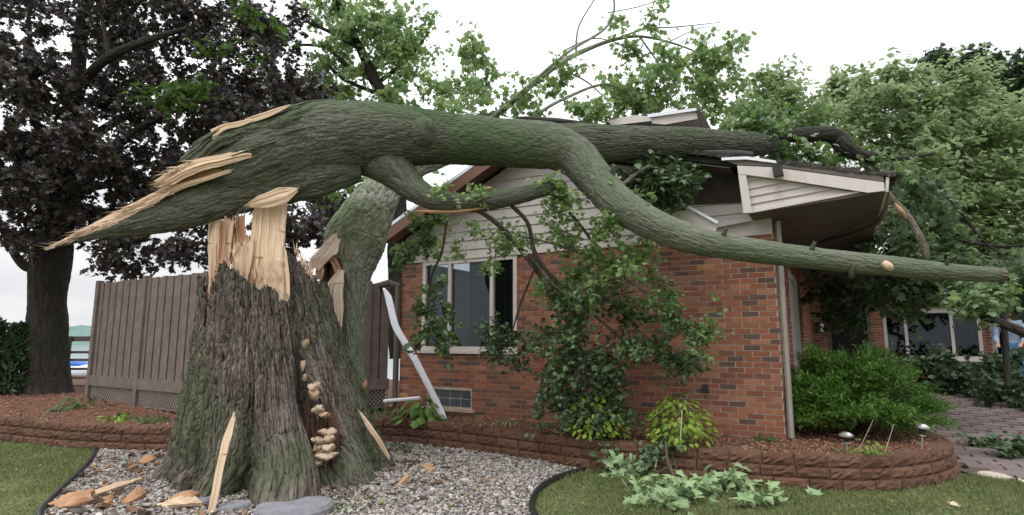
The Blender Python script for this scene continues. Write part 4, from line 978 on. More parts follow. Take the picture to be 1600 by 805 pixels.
# dark rot hole lining and shelf fungi in the cleft
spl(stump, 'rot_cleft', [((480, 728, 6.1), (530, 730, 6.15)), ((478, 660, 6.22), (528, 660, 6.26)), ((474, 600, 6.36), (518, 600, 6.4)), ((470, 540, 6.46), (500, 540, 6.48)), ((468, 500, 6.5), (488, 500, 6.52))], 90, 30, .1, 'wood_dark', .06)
def fungus(px, py, Y, wpx, hpx, seed):
    c = at(px, py, Y); w = wpx*Y/F*.5; hh = hpx*Y/F*.5; rg = np.random.default_rng(seed)
    n = 18; V = []; a = np.linspace(0, 2*pi, n, endpoint=False); tx = Vector((rt[0], rt[1], 0)); ty = Vector((camd[0], camd[1], 0))
    prof = [(.02, .75), (.5, .7), (.85, .5), (.98, .25), (1.0, .0), (.8, -.35), (.45, -.8), (.02, -1.0)]
    rad = 1+.45*vnoise(np.stack([np.cos(a)*2.4+seed*3, np.sin(a)*2.4, 0*a], 1))+rg.normal(size=n)*.08
    for r, z in prof:
        for k in range(n):
            p = c+tx*(cos(a[k])*r*w*rad[k])+ty*(sin(a[k])*r*w*.8*rad[k])+ZU*(z*hh+rg.normal()*hh*.14+.45*hh*sin(a[k]*2+seed*2.1)*r); V.append(tuple(p))
    m_ = len(prof); Fq = [(r*n+k, (r+1)*n+k, (r+1)*n+(k+1) % n, r*n+(k+1) % n) for r in range(m_-1) for k in range(n)]
    me = bpy.data.meshes.new('f'); me.from_pydata(V, [], Fq); me.polygons.foreach_set('use_smooth', np.ones(len(Fq), bool)); return link('bracket_fungus', me, MT['fungus'], stump)
for k, (x, y, Y, w, h_) in enumerate([(476, 538, 6.25, 15, 18), (472, 572, 6.2, 9, 20), (476, 590, 6.18, 9, 12), (490, 606, 6.06, 17, 14), (489, 617, 6.05, 19, 17), (497, 640, 6.0, 24, 14), (507, 648, 6.0, 18, 10), (512, 676, 5.92, 26, 14), (505, 690, 5.9, 24, 13), (515, 686, 5.88, 20, 14), (491, 688, 5.93, 11, 9), (500, 702, 5.86, 22, 14), (514, 700, 5.86, 20, 14), (508, 714, 5.84, 30, 14), (492, 708, 5.9, 9, 22), (498, 724, 5.82, 12, 9)]):
    fungus(x, y, Y+.07, w*.86, h_*.9, k); fungus(x+random.uniform(-.4, .4)*w, y+random.uniform(-.5, .5)*h_, Y+.1, w*.5, h_*.6, k+40)

def fibres(parent, rows, n, ln, mat, seed=0):
    rg = np.random.default_rng(seed); T, Dr, S = [], [], []
    for k in range(n):
        a, b_, d = rows[rg.integers(len(rows))]; q = rg.random(); p = np.array(list(a))*(1-q)+np.array(list(b_))*q+rg.normal(size=3)*.012
        v = np.array(list(d))+rg.normal(size=3)*.13; v /= np.linalg.norm(v); T.append(p-v*.03); Dr.append(v); L = rg.uniform(*ln); w = rg.uniform(.0025, .009); S.append([w, w*.7, L])
    T, Dr, S = np.array(T), np.array(Dr), np.array(S); x = np.cross(Dr, rg.normal(size=Dr.shape)); x /= np.linalg.norm(x, axis=1)[:, None]; y = np.cross(Dr, x)
    tv = [(1, 0, 0), (-.5, .87, 0), (-.5, -.87, 0), (.8, .2, .5), (-.3, .8, .45), (-.4, -.6, .5), (.1, .1, 1)]; tf = [(0, 1, 4, 3), (1, 2, 5, 4), (2, 0, 3, 5), (3, 4, 6), (4, 5, 6), (5, 3, 6)]
    V, f = scatter(tv, tf, T, np.stack([x, y, Dr], 2), S); link('wood_fibres', npmesh('fib', V, f, V.copy()), MT[mat], parent, kind='stuff')
up = (0, 0, 1)
fibres(stump, [(at(326, 352, 6.3), at(368, 350, 6.28), up), (at(356, 348, 6.34), at(384, 342, 6.34), up), (at(366, 396, 6.22), at(396, 384, 6.2), up)], 90, (.05, .22), 'wood_pale', 1)
fibres(stump, [(at(384, 432, 6.15), at(450, 436, 6.14), (0, -.15, 1)), (at(352, 415, 6.2), at(380, 428, 6.17), up), (at(455, 385, 6.2), at(495, 440, 6.25), up)], 110, (.04, .16), 'wood', 2)
fibres(stump, [(at(327, 440, 6.3), at(333, 560, 6.24), (-.25, -.1, 1)), (at(350, 420, 6.24), at(340, 560, 6.2), (.2, -.1, 1))], 70, (.05, .2), 'wood_rot', 3)
# ================================================================== FALLEN TREE
ft = thing('fallen_tree', 'massive mossy fallen maple trunk snapped off its stump and lying across the house roof', 'fallen tree', tuple(at(430, 270, 6.6)))
P_, R_ = pl([(282, 276, 6.42, 16), (305, 268, 6.45, 50), (340, 267, 6.5, 96), (385, 263, 6.5, 128), (430, 247, 6.52, 140), (480, 230, 6.55, 136), (530, 221, 6.55, 126), (600, 214, 6.55, 110), (680, 215, 6.55, 86), (760, 222, 6.5, 76), (840, 228, 6.5, 72), (900, 226, 6.55, 68), (960, 224, 6.7, 58), (1040, 223, 6.95, 52), (1120, 225, 7.2, 46), (1170, 226, 7.4, 40), (1205, 226, 7.6, 30)])
V, f, b_ = tube(P_, R_, 260, 760, .016, 26, 4, lump=.08, seed=1, rag=.05)
link('trunk', npmesh('trunk', V, f, b_, True), MT['bark_trunk'], ft)
# long slab torn out below, ending in a spike
P_, R_ = pl([(560, 256, 6.5, 60), (500, 266, 6.42, 84), (440, 278, 6.38, 92), (380, 292, 6.35, 88), (330, 308, 6.3, 80), (280, 325, 6.25, 74), (235, 338, 6.2, 58), (190, 351, 6.17, 40), (150, 364, 6.15, 22), (112, 377, 6.14, 10), (86, 386, 6.14, 3)])
V, f, b_ = tube(P_, R_, 150, 520, .028, 20, 2.2, lump=.12, seed=2, flat=((0, 1, 0), .6))
link('trunk_slab', npmesh('slab', V, f, b_, True), MT['bark_trunk'], ft, 'long torn bark slab tapering to a spike at the left')
def along(name, rows, mat, th, label=None, N=120, M_=16, rough=.02, rag=(.02, .02), bulge=.12):
    V, f, b_ = slab([(at(x, y0, Y+.05), at(x2, y1, Y+.05)) for x, y0, x2, y1, Y in rows], N, M_, th, bulge, rough, rag); link(name, npmesh('w', V, f, b_), MT[mat], ft, label)
along('split_wood', [(72, 388, 73, 391, 6.1), (110, 368, 114, 377, 6.09), (160, 341, 166, 355, 6.06), (205, 319, 212, 334, 6.04), (258, 293, 266, 304, 6.02), (310, 279, 314, 286, 6.0), (360, 263, 362, 269, 6.02), (400, 251, 402, 255, 6.05)], 'wood_pale', .14, 'pale split edge along the spike', 240, 16)
along('split_wood', [(250, 280, 258, 291, 6.02), (264, 268, 272, 287, 5.98), (300, 250, 306, 271, 5.96), (345, 241, 350, 258, 5.97), (385, 233, 390, 247, 5.98), (410, 235, 412, 241, 6.05)], 'wood', .22, 'blunt pale broken wood above the spike', 140, 26, .03, (.05, .01), .2)
along('rot_streak', [(262, 289, 264, 298, 6.05), (305, 271, 310, 281, 6.04), (350, 257, 354, 264, 6.04), (395, 246, 396, 252, 6.06)], 'wood_rot', .12, None, 80, 10)
P_, R_ = pl([(296, 244, 6.3, 8), (318, 228, 6.22, 22), (350, 218, 6.14, 28), (400, 207, 6.12, 30), (445, 192, 6.14, 30), (480, 178, 6.22, 26), (530, 168, 6.4, 10)])
V, f, b_ = tube(P_, R_, 60, 300, .05, 18, 3, lump=.45, seed=6, rag=.03)
link('bark_flap', npmesh('w', V, f, b_), MT['bark_trunk'], ft, 'ragged torn bark along the top of the break')
along('split_wood', [(332, 202, 334, 218, 5.98), (350, 194, 352, 203, 5.96), (375, 189, 377, 197, 5.96), (396, 184, 397, 189, 5.98)], 'wood', .05, None, 60, 8)
along('split_wood', [(385, 185, 387, 192, 5.98), (405, 178, 408, 187, 5.96), (432, 169, 434, 176, 5.98), (450, 164, 451, 167, 6.04)], 'wood', .05, None, 60, 8)
along('split_wood', [(386, 320, 388, 324, 6.15), (402, 307, 408, 324, 6.1), (425, 297, 430, 322, 6.08), (444, 292, 449, 316, 6.1), (460, 294, 461, 301, 6.14)], 'wood', .04, 'pale wood where the splinter meets the underside', 60, 22, .02, (.03, .03), .1)
fibres(ft, [(at(80, 387, 6.13), at(260, 297, 6.05), (-.9, 0, -.25)), (at(100, 380, 6.13), at(270, 302, 6.05), (-.9, -.1, -.45))], 120, (.06, .3), 'wood_pale', 4)
fibres(ft, [(at(252, 282, 6.02), at(262, 292, 6.02), (-1, 0, -.2)), (at(262, 272, 6.0), at(300, 252, 6.0), (-1, 0, -.1)), (at(300, 250, 6.2), at(334, 214, 6.2), (-.9, 0, -.3))], 90, (.05, .2), 'wood', 5)
fibres(ft, [(at(300, 348, 6.2), at(400, 320, 6.2), (-.9, 0, -.5)), (at(334, 212, 6.15), at(440, 178, 6.15), (-.9, 0, .1))], 90, (.05, .2), 'bark_trunk', 6)
for rows_, th_ in (([(290, 244, 300, 268, 6.12), (316, 220, 324, 246, 6.04), (338, 203, 346, 230, 6.0), (385, 191, 390, 212, 6.02), (430, 174, 436, 194, 6.06), (470, 160, 480, 180, 6.16), (512, 156, 516, 170, 6.3)], .14),
                   ([(306, 262, 310, 274, 6.08), (345, 240, 352, 256, 6.02), (395, 222, 402, 238, 6.0), (450, 205, 456, 218, 6.02), (500, 194, 504, 202, 6.1)], .1),
                   ([(330, 232, 334, 244, 6.06), (380, 212, 386, 226, 6.02), (430, 198, 436, 208, 6.04), (470, 186, 474, 192, 6.1)], .1)):
    along('bark_flap', rows_, 'bark_trunk', th_, None, 170, 22, .055, (.05, .05), .25)
# knot
V, f, b_ = tube([at(655, 205, 6.5), at(665, 209, 6.28), at(668, 210, 6.215), at(669, 210, 6.2)], [.24, .17, .10, .03], 40, 20, .01, 20, 20, lump=.1); link('knot', npmesh('k', V, f, b_, True), MT['bark_trunk'], ft)
# limb forking down to the right in front of the house
LA = [(640, 215, 6.58, 60), (720, 218, 6.52, 80), (800, 224, 6.475, 77), (850, 227, 6.45, 74), (895, 242, 6.41, 67), (930, 280, 6.28, 58), (965, 317, 6.12, 58), (1015, 348, 6.0, 50), (1080, 374, 5.88, 44), (1150, 388, 5.78, 40), (1230, 399, 5.68, 37), (1310, 408, 5.58, 34), (1390, 416, 5.48, 32), (1470, 424, 5.4, 27), (1560, 430, 5.3, 23)]
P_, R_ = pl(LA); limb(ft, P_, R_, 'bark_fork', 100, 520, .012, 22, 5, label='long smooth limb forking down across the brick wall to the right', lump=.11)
for x_, y_, Y_, r_ in ((1006, 330, 5.95, .04), (1130, 366, 5.72, .03), (1268, 388, 5.55, .028), (1330, 425, 5.45, .022), (1478, 412, 5.33, .02), (955, 268, 6.1, .04)):
    link('broken_stub', tmesh('k', [at(x_, y_+6, Y_+.06), at(x_+1, y_, Y_), at(x_+5, y_-9, Y_-.03)], [r_*1.6, r_, r_*.7], 12, 12, .008, 30, 10, lump=.3, rag=.02), MT['bark_fork'], ft)
V, f, b_ = tube([at(1380, 410, 5.32), at(1388, 416, 5.3), at(1393, 422, 5.31)], [.03, .045, .02], 14, 14, .01, 30, 10, lump=.3); link('broken_stub', npmesh('k', V, f, b_, True), MT['wood_pale'], ft)
V, f, b_ = tube([at(1559, 430, 5.3), at(1566, 430.5, 5.29), at(1569, 431, 5.29)], [.068, .072, .05], 20, 8, lump=.05); link('cut_end', npmesh('k', V, f, b_, True), MT['bark_twig'], ft)
# second limb curling below the trunk
P_, R_ = pl([(400, 258, 6.6, 80), (460, 246, 6.6, 92), (520, 236, 6.6, 86), (570, 238, 6.62, 76), (612, 262, 6.54, 62), (648, 296, 6.4, 42), (690, 314, 6.15, 33), (745, 317, 6.1, 30), (800, 308, 6.1, 27), (850, 296, 6.15, 23), (880, 290, 6.3, 18)])
limb(ft, P_, R_, 'bark_trunk', 70, 260, .012, 20, 7, label='dark limb curling below the trunk in front of the gable', lump=.06)
P_, R_ = pl([(650, 330, 6.2, 3), (690, 331, 6.12, 7), (730, 329, 6.05, 5), (770, 322, 6.05, 2)])
link('torn_wood', tmesh('w', P_, R_, 12, 60, .02, 20, 3, lump=.4), MT['wood_rot'], ft)
# crown part lying over the roof to the right
P_, R_ = pl([(1190, 214, 7.6, 18), (1240, 211, 7.8, 24), (1300, 211, 8.0, 26), (1320, 230, 8.0, 28), (1345, 242, 8.1, 20), (1400, 248, 8.8, 9), (1460, 240, 9.2, 5)])
limb(ft, P_, R_, 'bark_dark', 20, 90, .012, 18, 6)
P_, R_ = pl([(1340, 240, 8.5, 12), (1385, 300, 8.0, 10), (1420, 340, 7.8, 10), (1445, 390, 7.6, 11), (1448, 415, 7.6, 8)])
limb(ft, P_, R_, 'bark_twig', 14, 60)
link('split_wood', tmesh('w', *pl([(1398, 318, 7.75, 3), (1408, 330, 7.72, 9), (1416, 342, 7.74, 3)]), 10, 20, .01, lump=.3), MT['wood_rot'], ft)
P_, R_ = pl([(1475, 455, 7.0, 8), (1510, 480, 6.9, 11), (1545, 497, 6.8, 13), (1600, 520, 6.7, 15), (1650, 545, 6.6, 16)])
limb(ft, P_, R_, 'bark_dark', 16, 60, label='broken limb sloping down at the far right below the cut end')
P_, R_ = pl([(1560, 440, 7.4, 5), (1568, 500, 7.2, 8), (1572, 560, 7.1, 9), (1575, 605, 7.0, 8)]); limb(ft, P_, R_, 'bark_dark', 10, 40, .003)
P_, R_ = pl([(1450, 270, 9, 6), (1500, 330, 9, 5), (1540, 380, 9, 4), (1600, 420, 9, 3)]); limb(ft, P_, R_, 'bark_dark', 8, 30, .002)
P_, R_ = pl([(1420, 345, 8.5, 7), (1480, 370, 9, 6), (1560, 385, 9, 5), (1620, 380, 9, 3)]); limb(ft, P_, R_, 'bark_dark', 8, 30, .002)
# hanging branches in front of the wall
BR = [[(745, 328, 6.2, 9), (775, 348, 6.4, 9), (810, 385, 6.6, 9), (850, 440, 6.8, 8), (885, 500, 7.0, 7), (920, 570, 7.1, 6), (960, 640, 7.1, 3)],
      [(800, 322, 6.2, 8), (825, 350, 6.4, 7), (838, 400, 6.6, 7), (880, 450, 6.8, 6), (960, 520, 6.9, 4), (1010, 570, 6.9, 3)],
      [(830, 400, 6.6, 5), (870, 450, 6.6, 5), (920, 470, 6.6, 4), (990, 455, 6.6, 2)],
      [(698, 345, 6.4, 5), (690, 395, 6.7, 4), (675, 430, 7.4, 3), (668, 480, 7.6, 2)],
      [(860, 300, 6.2, 6), (905, 350, 6.5, 5), (960, 420, 6.6, 4), (1040, 480, 6.6, 3), (1110, 545, 6.5, 2)],
      [(840, 410, 6.6, 4), (815, 470, 7.0, 4), (800, 520, 7.2, 2)], [(900, 480, 6.9, 4), (880, 560, 7.1, 4), (860, 620, 7.2, 2)],
      [(815, 370, 6.5, 3), (860, 380, 6.5, 3), (920, 400, 6.5, 2)], [(930, 300, 6.1, 6), (970, 290, 6.4, 7), (1010, 262, 6.6, 5), (1050, 270, 6.7, 3)]]
for L_ in BR:
    P_, R_ = pl(L_); limb(ft, P_, R_, 'bark_twig', 8, 50, .003, name='branch', lump=.14)
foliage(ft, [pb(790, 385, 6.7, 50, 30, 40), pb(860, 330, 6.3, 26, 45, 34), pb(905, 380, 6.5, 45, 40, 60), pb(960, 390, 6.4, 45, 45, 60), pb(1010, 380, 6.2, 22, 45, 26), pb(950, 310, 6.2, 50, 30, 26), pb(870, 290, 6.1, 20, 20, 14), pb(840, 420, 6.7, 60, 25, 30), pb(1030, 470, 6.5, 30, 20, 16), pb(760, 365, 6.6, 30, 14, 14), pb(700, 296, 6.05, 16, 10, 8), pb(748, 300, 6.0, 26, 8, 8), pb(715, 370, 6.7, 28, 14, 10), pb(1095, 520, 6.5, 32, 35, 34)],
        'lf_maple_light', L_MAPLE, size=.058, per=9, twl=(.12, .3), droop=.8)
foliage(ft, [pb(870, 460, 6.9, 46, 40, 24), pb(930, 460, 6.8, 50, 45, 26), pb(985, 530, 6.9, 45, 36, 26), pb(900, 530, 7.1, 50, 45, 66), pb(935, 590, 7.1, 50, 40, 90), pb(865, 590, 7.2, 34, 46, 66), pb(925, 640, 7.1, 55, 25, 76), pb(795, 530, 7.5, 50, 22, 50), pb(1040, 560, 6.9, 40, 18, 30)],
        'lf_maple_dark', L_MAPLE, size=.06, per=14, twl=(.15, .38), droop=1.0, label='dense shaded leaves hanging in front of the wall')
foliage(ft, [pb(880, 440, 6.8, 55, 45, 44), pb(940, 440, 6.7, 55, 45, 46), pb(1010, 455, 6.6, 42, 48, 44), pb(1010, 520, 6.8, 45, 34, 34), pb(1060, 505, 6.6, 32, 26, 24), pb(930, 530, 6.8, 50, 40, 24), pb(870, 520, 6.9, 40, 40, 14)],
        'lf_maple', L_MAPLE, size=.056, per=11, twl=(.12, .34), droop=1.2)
foliage(ft, [pb(685, 475, 7.7, 18, 50, 44), pb(680, 525, 7.7, 28, 16, 24), pb(640, 370, 7.1, 32, 24, 44), pb(660, 345, 7.0, 30, 18, 24), pb(640, 490, 8.0, 16, 28, 16), pb(625, 395, 7.0, 14, 14, 10)],
        'lf_maple', L_MAPLE, size=.08, per=7, twl=(.12, .28), droop=.8)
foliage(ft, [pb(1040, 275, 6.9, 50, 20, 90), pb(1030, 295, 6.8, 36, 12, 40), pb(1070, 290, 6.8, 26, 14, 26)], 'lf_maple_dark', L_MAPLE, size=.085, per=8, twl=(.15, .3), droop=.8)
foliage(ft, [pb(1175, 205, 7.6, 40, 22, 40), pb(1225, 240, 7.8, 30, 12, 26), pb(1300, 252, 7.9, 60, 12, 50), pb(1390, 262, 8.3, 40, 16, 50), pb(1240, 238, 7.8, 40, 10, 20), pb(1190, 165, 8.2, 40, 30, 50), pb(1520, 455, 6.9, 50, 20, 50), pb(1500, 470, 6.8, 26, 20, 20), pb(1250, 180, 9.2, 70, 18, 60)],
        'lf_maple', L_MAPLE, size=.09, per=7, twl=(.15, .35), droop=.4)
foliage(ft, [pb(1400, 400, 8.6, 45, 50, 130), pb(1440, 450, 8.6, 60, 30, 120), pb(1380, 450, 9.4, 40, 30, 60), pb(1330, 470, 10.5, 40, 30, 50), pb(1430, 330, 9, 50, 40, 120), pb(1500, 420, 9, 60, 40, 150), pb(1580, 440, 8.6, 50, 50, 140), pb(1310, 480, 10.5, 30, 45, 60), pb(1350, 430, 10, 60, 30, 90), pb(1290, 450, 11, 30, 30, 50), pb(1480, 445, 10.5, 60, 16, 70)],
        'lf_maple_dark', L_MID, size=.11, per=8, twl=(.15, .4), droop=.6, label='shaded crown leaves fallen over the porch roof')
# crown branches in the air above the house
CB = [[(1165, 232, 7.5, 20), (1180, 180, 8.5, 10), (1200, 130, 9, 5)]]

# --- leaning broken stem
ls = thing('leaning_trunk', 'pale grey green broken stem leaning behind the stump onto the left roof edge', 'tree trunk', tuple(at(565, 612, 7.8)))
P_, R_ = pl([(572, 624, 7.7, 8), (563, 602, 7.68, 22), (550, 568, 7.66, 32), (549, 510, 7.65, 38), (551, 465, 7.62, 46), (547, 422, 7.62, 76), (556, 374, 7.65, 96), (577, 330, 7.72, 80), (606, 288, 7.95, 56), (650, 258, 8.35, 42), (705, 238, 8.8, 32), (740, 208, 9.0, 24), (775, 180, 9.1, 18)])
V, f, b_ = tube(P_, R_, 200, 520, .024, 18, 5, lump=.12, seed=8)
link('trunk', npmesh('lean', V, f, b_, True), MT['bark_lean'], ls)
def sp(rows, *a, **k): return spl(ls, *a[:1], rows, *a[1:], **k)
sp([((514, 508, 7.2), (534, 514, 7.2)), ((506, 475, 7.16), (536, 480, 7.18)), ((508, 448, 7.16), (537, 445, 7.14)), ((524, 428, 7.16), (538, 425, 7.16))], 'split_wood', 60, 26, .12, 'wood_cream', rough=.03, rag=(.05, .03), label='pale pink split wood below the hollow')
sp([((484, 414, 7.12), (500, 420, 7.12)), ((486, 402, 7.12), (518, 402, 7.12)), ((500, 388, 7.14), (528, 394, 7.14)), ((518, 368, 7.2), (530, 376, 7.2))], 'split_wood', 40, 20, .2, 'wood_cream', rough=.03, rag=(.04, .04), label='cream rim at the top of the hollow')
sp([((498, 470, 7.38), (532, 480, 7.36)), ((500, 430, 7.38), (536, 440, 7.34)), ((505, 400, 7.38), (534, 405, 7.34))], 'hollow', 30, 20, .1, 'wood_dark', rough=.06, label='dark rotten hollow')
sp([((494, 436, 7.18), (503, 438, 7.18)), ((493, 425, 7.16), (506, 425, 7.16)), ((496, 412, 7.18), (505, 414, 7.18))], 'split_wood', 20, 12, .1, 'wood', rough=.03)
sp([((524, 428, 7.16), (537, 440, 7.18)), ((518, 412, 7.18), (534, 422, 7.2)), ((508, 405, 7.2), (524, 402, 7.2))], 'split_wood', 20, 12, .04, 'wood_rot', rough=.03)
for x, y in ((537, 556), (569, 604)):
    link('torn_wood', tmesh('w', [at(x-4, y+12, 7.42), at(x, y, 7.36), at(x+3, y-10, 7.42)], [.01, .04, .01], 10, 16, .02, lump=.5), MT['wood_rot'], ls)
UB = [[(760, 192, 9.0, 16), (800, 160, 9.1, 14), (860, 110, 9.3, 13), (900, 85, 9.4, 12), (960, 62, 9.6, 9), (1010, 58, 9.7, 6), (1080, 78, 9.8, 4), (1130, 110, 9.9, 2)],
      [(765, 186, 8.9, 8), (830, 130, 9.0, 8), (890, 80, 9.1, 7), (945, 45, 9.2, 6), (960, 10, 9.2, 5), (950, -30, 9.2, 4)],
      [(900, 82, 9.4, 6), (905, 40, 9.4, 4), (935, -10, 9.4, 3)], [(840, 178, 9, 8), (880, 155, 9, 8), (945, 132, 9, 6), (1000, 150, 9.2, 3)],
      [(960, 62, 9.6, 6), (1010, 45, 9.6, 4), (1060, 42, 9.7, 3), (1125, 35, 9.8, 1.5)], [(1000, 58, 9.7, 5), (1030, 100, 9.7, 4), (1070, 150, 9.8, 2)],
      [(870, 105, 9.3, 5), (920, 130, 9.4, 4), (960, 170, 9.4, 2)], [(950, 20, 9.2, 3), (1000, 10, 9.3, 2.4), (1040, -5, 9.3, 1.5)], [(1040, 68, 9.7, 3), (1090, 45, 9.7, 2), (1120, 42, 9.7, 1)],
      [(880, 80, 9.1, 4), (930, 60, 9.2, 3), (985, 75, 9.3, 2)], [(735, 205, 9, 4), (740, 150, 9, 3), (745, 90, 9, 1.5)]]
for L_ in UB:
    P_, R_ = pl(L_); R_ = [r*.68 for r in R_]; limb(ls, P_, R_, 'bark_lean', 9, 50, .002, name='branch', lump=.08)
foliage(ls, [pb(760, 110, 9, 36, 40, 44), pb(740, 165, 9.2, 44, 22, 44), pb(820, 165, 9.3, 40, 22, 44), pb(870, 140, 9.3, 30, 26, 34), pb(960, 150, 9.4, 55, 32, 66), pb(1020, 110, 9.6, 50, 40, 56), pb(1080, 100, 9.7, 44, 34, 60), pb(1130, 150, 10, 40, 30, 30), pb(1130, 80, 9.8, 34, 22, 46), pb(1100, 140, 9.7, 30, 30, 40), pb(1030, 160, 9.5, 60, 26, 80), pb(1000, 30, 9.4, 36, 16, 22), pb(905, 180, 9.2, 40, 16, 30), pb(1000, 85, 9.6, 40, 14, 26)],
        'lf_maple_light', L_MID, size=.105, per=9, twl=(.2, .5), droop=.5, upn=.6)

fibres(ls, [(at(486, 410, 7.12), at(525, 372, 7.15), (-.6, 0, .7)), (at(508, 480, 7.14), at(532, 510, 7.15), (-.2, -.1, -.9))], 80, (.04, .13), 'wood_cream', 8)
# ================================================================== STANDING TREES
def tree(name, label, cat, base, trunk, limbs, leafsets, bark, group=None):
    t = thing(name, label, cat, base, group)
    P_, R_ = pl(trunk); V, f, b_ = tube(P_, R_, 48, 170, .02, 14, 2.5, lump=.08, seed=len(ORG)); link('trunk', npmesh('t', V, f, b_, True), MT[bark], t)
    for L_ in limbs:
        P_, R_ = pl(L_); limb(t, P_, R_, bark, 10, 40, .004, 20, 5)
    for bl, mat, lf, kw in leafsets: foliage(t, bl, mat, lf, twmat='bark_dark', **kw)
    return t
Y0 = 11.5
cr = []
rr = random.Random(5)
for (x, y, rx, ry, n) in [(0, 30, 80, 60, 150), (110, 20, 80, 60, 130), (220, 20, 80, 55, 140), (330, 20, 80, 50, 140), (410, 40, 60, 60, 110), (-20, 130, 70, 70, 120), (60, 130, 70, 60, 140), (170, 150, 80, 60, 170), (280, 120, 80, 60, 160), (380, 120, 70, 60, 150), (450, 130, 45, 55, 110), (0, 230, 70, 60, 130), (90, 230, 80, 60, 160), (190, 240, 80, 55, 150), (290, 220, 80, 50, 130), (370, 200, 70, 50, 120), (440, 200, 50, 40, 90), (20, 310, 70, 50, 110), (110, 310, 80, 45, 120), (210, 320, 80, 40, 110), (290, 300, 60, 40, 70), (30, 375, 50, 22, 36), (150, 370, 50, 22, 36), (240, 385, 60, 24, 56), (300, 375, 40, 24, 36), (165, 405, 40, 20, 24), (470, 150, 26, 34, 60), (345, 380, 40, 30, 30), (200, -20, 200, 40, 160), (480, 360, 50, 40, 130), (520, 330, 30, 34, 60), (450, 310, 50, 40, 80)]:
    cr.append(pb(x, y, Y0+rr.uniform(-1.4, 1.2), rx, ry, n, 1.1))
tree('purple_maple', 'tall dark purple leaved maple at the far left above the board fence', 'tree', tuple(at(72, 616, Y0)),
     [(66, 622, Y0, 88), (69, 600, Y0, 66), (72, 540, Y0, 56), (75, 470, Y0, 50), (81, 400, Y0, 54), (92, 330, Y0+.3, 42), (105, 250, Y0+.6, 32), (118, 150, Y0+.8, 24), (128, 40, Y0+.9, 18), (140, -60, Y0+1, 10)],
     [[(84, 400, Y0, 24), (50, 418, 11.3, 18), (25, 400, 11.2, 12), (0, 350, 11, 9), (-30, 300, 11, 6)], [(95, 330, Y0, 20), (150, 260, 11.2, 16), (220, 200, 11, 12), (320, 150, 10.8, 7)],
      [(112, 190, Y0, 18), (130, 130, 10.8, 15), (170, 90, 10.3, 15), (228, 64, 10.2, 12), (290, 45, 10.2, 7)], [(100, 280, Y0, 16), (60, 200, 11.5, 12), (20, 120, 11.5, 9), (-10, 40, 11.4, 6)],
      [(108, 240, Y0, 16), (200, 180, 12, 12), (300, 150, 12.2, 9), (420, 120, 12.3, 5)], [(118, 150, Y0, 14), (180, 60, 11.8, 10), (230, -20, 11.8, 7)], [(90, 360, Y0, 14), (170, 330, 12, 10), (260, 340, 12, 7), (340, 350, 12, 4)], [(98, 300, 12.2, 14), (250, 280, 12.6, 10), (400, 290, 12.8, 8), (500, 320, 12.8, 4)],
      [(60, 210, 11.5, 8), (50, 100, 11.3, 6), (45, 10, 11.3, 4)], [(170, 90, 10.3, 8), (160, 30, 10.5, 6), (150, -20, 10.5, 4)]],
     [(cr, 'lf_purple', L_MID, dict(size=.112, per=17, twl=(.2, .55), droop=.5, upn=.7)), ([pb(290, 150, 10.0, 50, 24, 46), pb(240, 160, 10.0, 40, 22, 18), pb(410, 30, 10.4, 40, 30, 26), pb(350, 90, 10.3, 60, 20, 18)], 'lf_purple_green', L_MID, dict(size=.11, per=7, twl=(.15, .4)))], 'bark_dark')
tree('green_maple', 'light green maple rising behind the fallen trunk, left of the gable', 'tree', (-2.7, 13.0, .2),
     [(625, 560, 13, 34), (622, 400, 13, 32), (618, 250, 13, 28), (606, 165, 13, 22), (585, 125, 13, 18), (560, 70, 13, 14), (535, 20, 13, 12), (515, -30, 13, 8)],
     [[(575, 118, 13, 10), (545, 105, 13, 8), (510, 75, 13, 6), (470, 70, 13, 4)], [(560, 75, 13, 8), (515, 50, 13, 6), (470, 30, 13, 4)], [(590, 130, 13, 8), (640, 90, 13, 5), (670, 50, 13, 3)], [(602, 150, 13, 7), (540, 125, 13, 6), (495, 85, 13, 3)], [(612, 220, 13, 9), (560, 300, 12.8, 6), (500, 330, 12.6, 4)]],
     [([pb(500, 20, 13, 50, 30, 70), pb(570, 20, 13, 50, 34, 90), pb(630, 50, 13, 44, 36, 80), pb(560, 80, 13, 60, 36, 120), pb(620, 100, 13, 60, 30, 110), pb(520, 110, 13, 45, 26, 60), pb(510, 150, 13, 40, 26, 50), pb(660, 80, 13, 30, 26, 36), pb(570, 140, 13, 50, 22, 60), pb(650, 150, 12.6, 50, 26, 70), pb(700, 150, 12.6, 40, 34, 60), pb(720, 120, 12.6, 26, 34, 26), pb(560, 310, 12.6, 50, 34, 80), pb(530, 290, 12.6, 50, 24, 50), pb(640, 260, 12.6, 50, 16, 30)], 'lf_maple_light', L_MID, dict(size=.12, per=9, twl=(.2, .6), droop=.4, upn=.6))], 'bark_dark')
tree('willow_tree', 'pale green wind tossed tree behind the roof just right of the broken ridge', 'tree', (8.6, 19, .2),
     [(1210, 560, 19, 24), (1212, 400, 19, 22), (1220, 280, 19, 16), (1230, 200, 19, 9), (1235, 150, 19, 4)], [[(1215, 300, 19, 9), (1180, 220, 19, 6), (1150, 150, 19, 3)], [(1222, 260, 19, 8), (1270, 200, 19, 5), (1310, 150, 19, 3)]],
     [([pb(1170, 150, 19, 45, 34, 110), pb(1230, 160, 19, 50, 34, 130), pb(1290, 150, 19, 40, 26, 90), pb(1180, 200, 19, 60, 24, 110), pb(1260, 200, 19, 60, 30, 140), pb(1150, 180, 18, 30, 20, 40), pb(1320, 190, 19, 40, 40, 110)], 'lf_back', L_OVAL, dict(size=.21, per=11, twl=(.5, 1.1), droop=.3, wind=(.7, 0, .25), clump=.3, upn=1.5))], 'bark_dark', 'background trees')
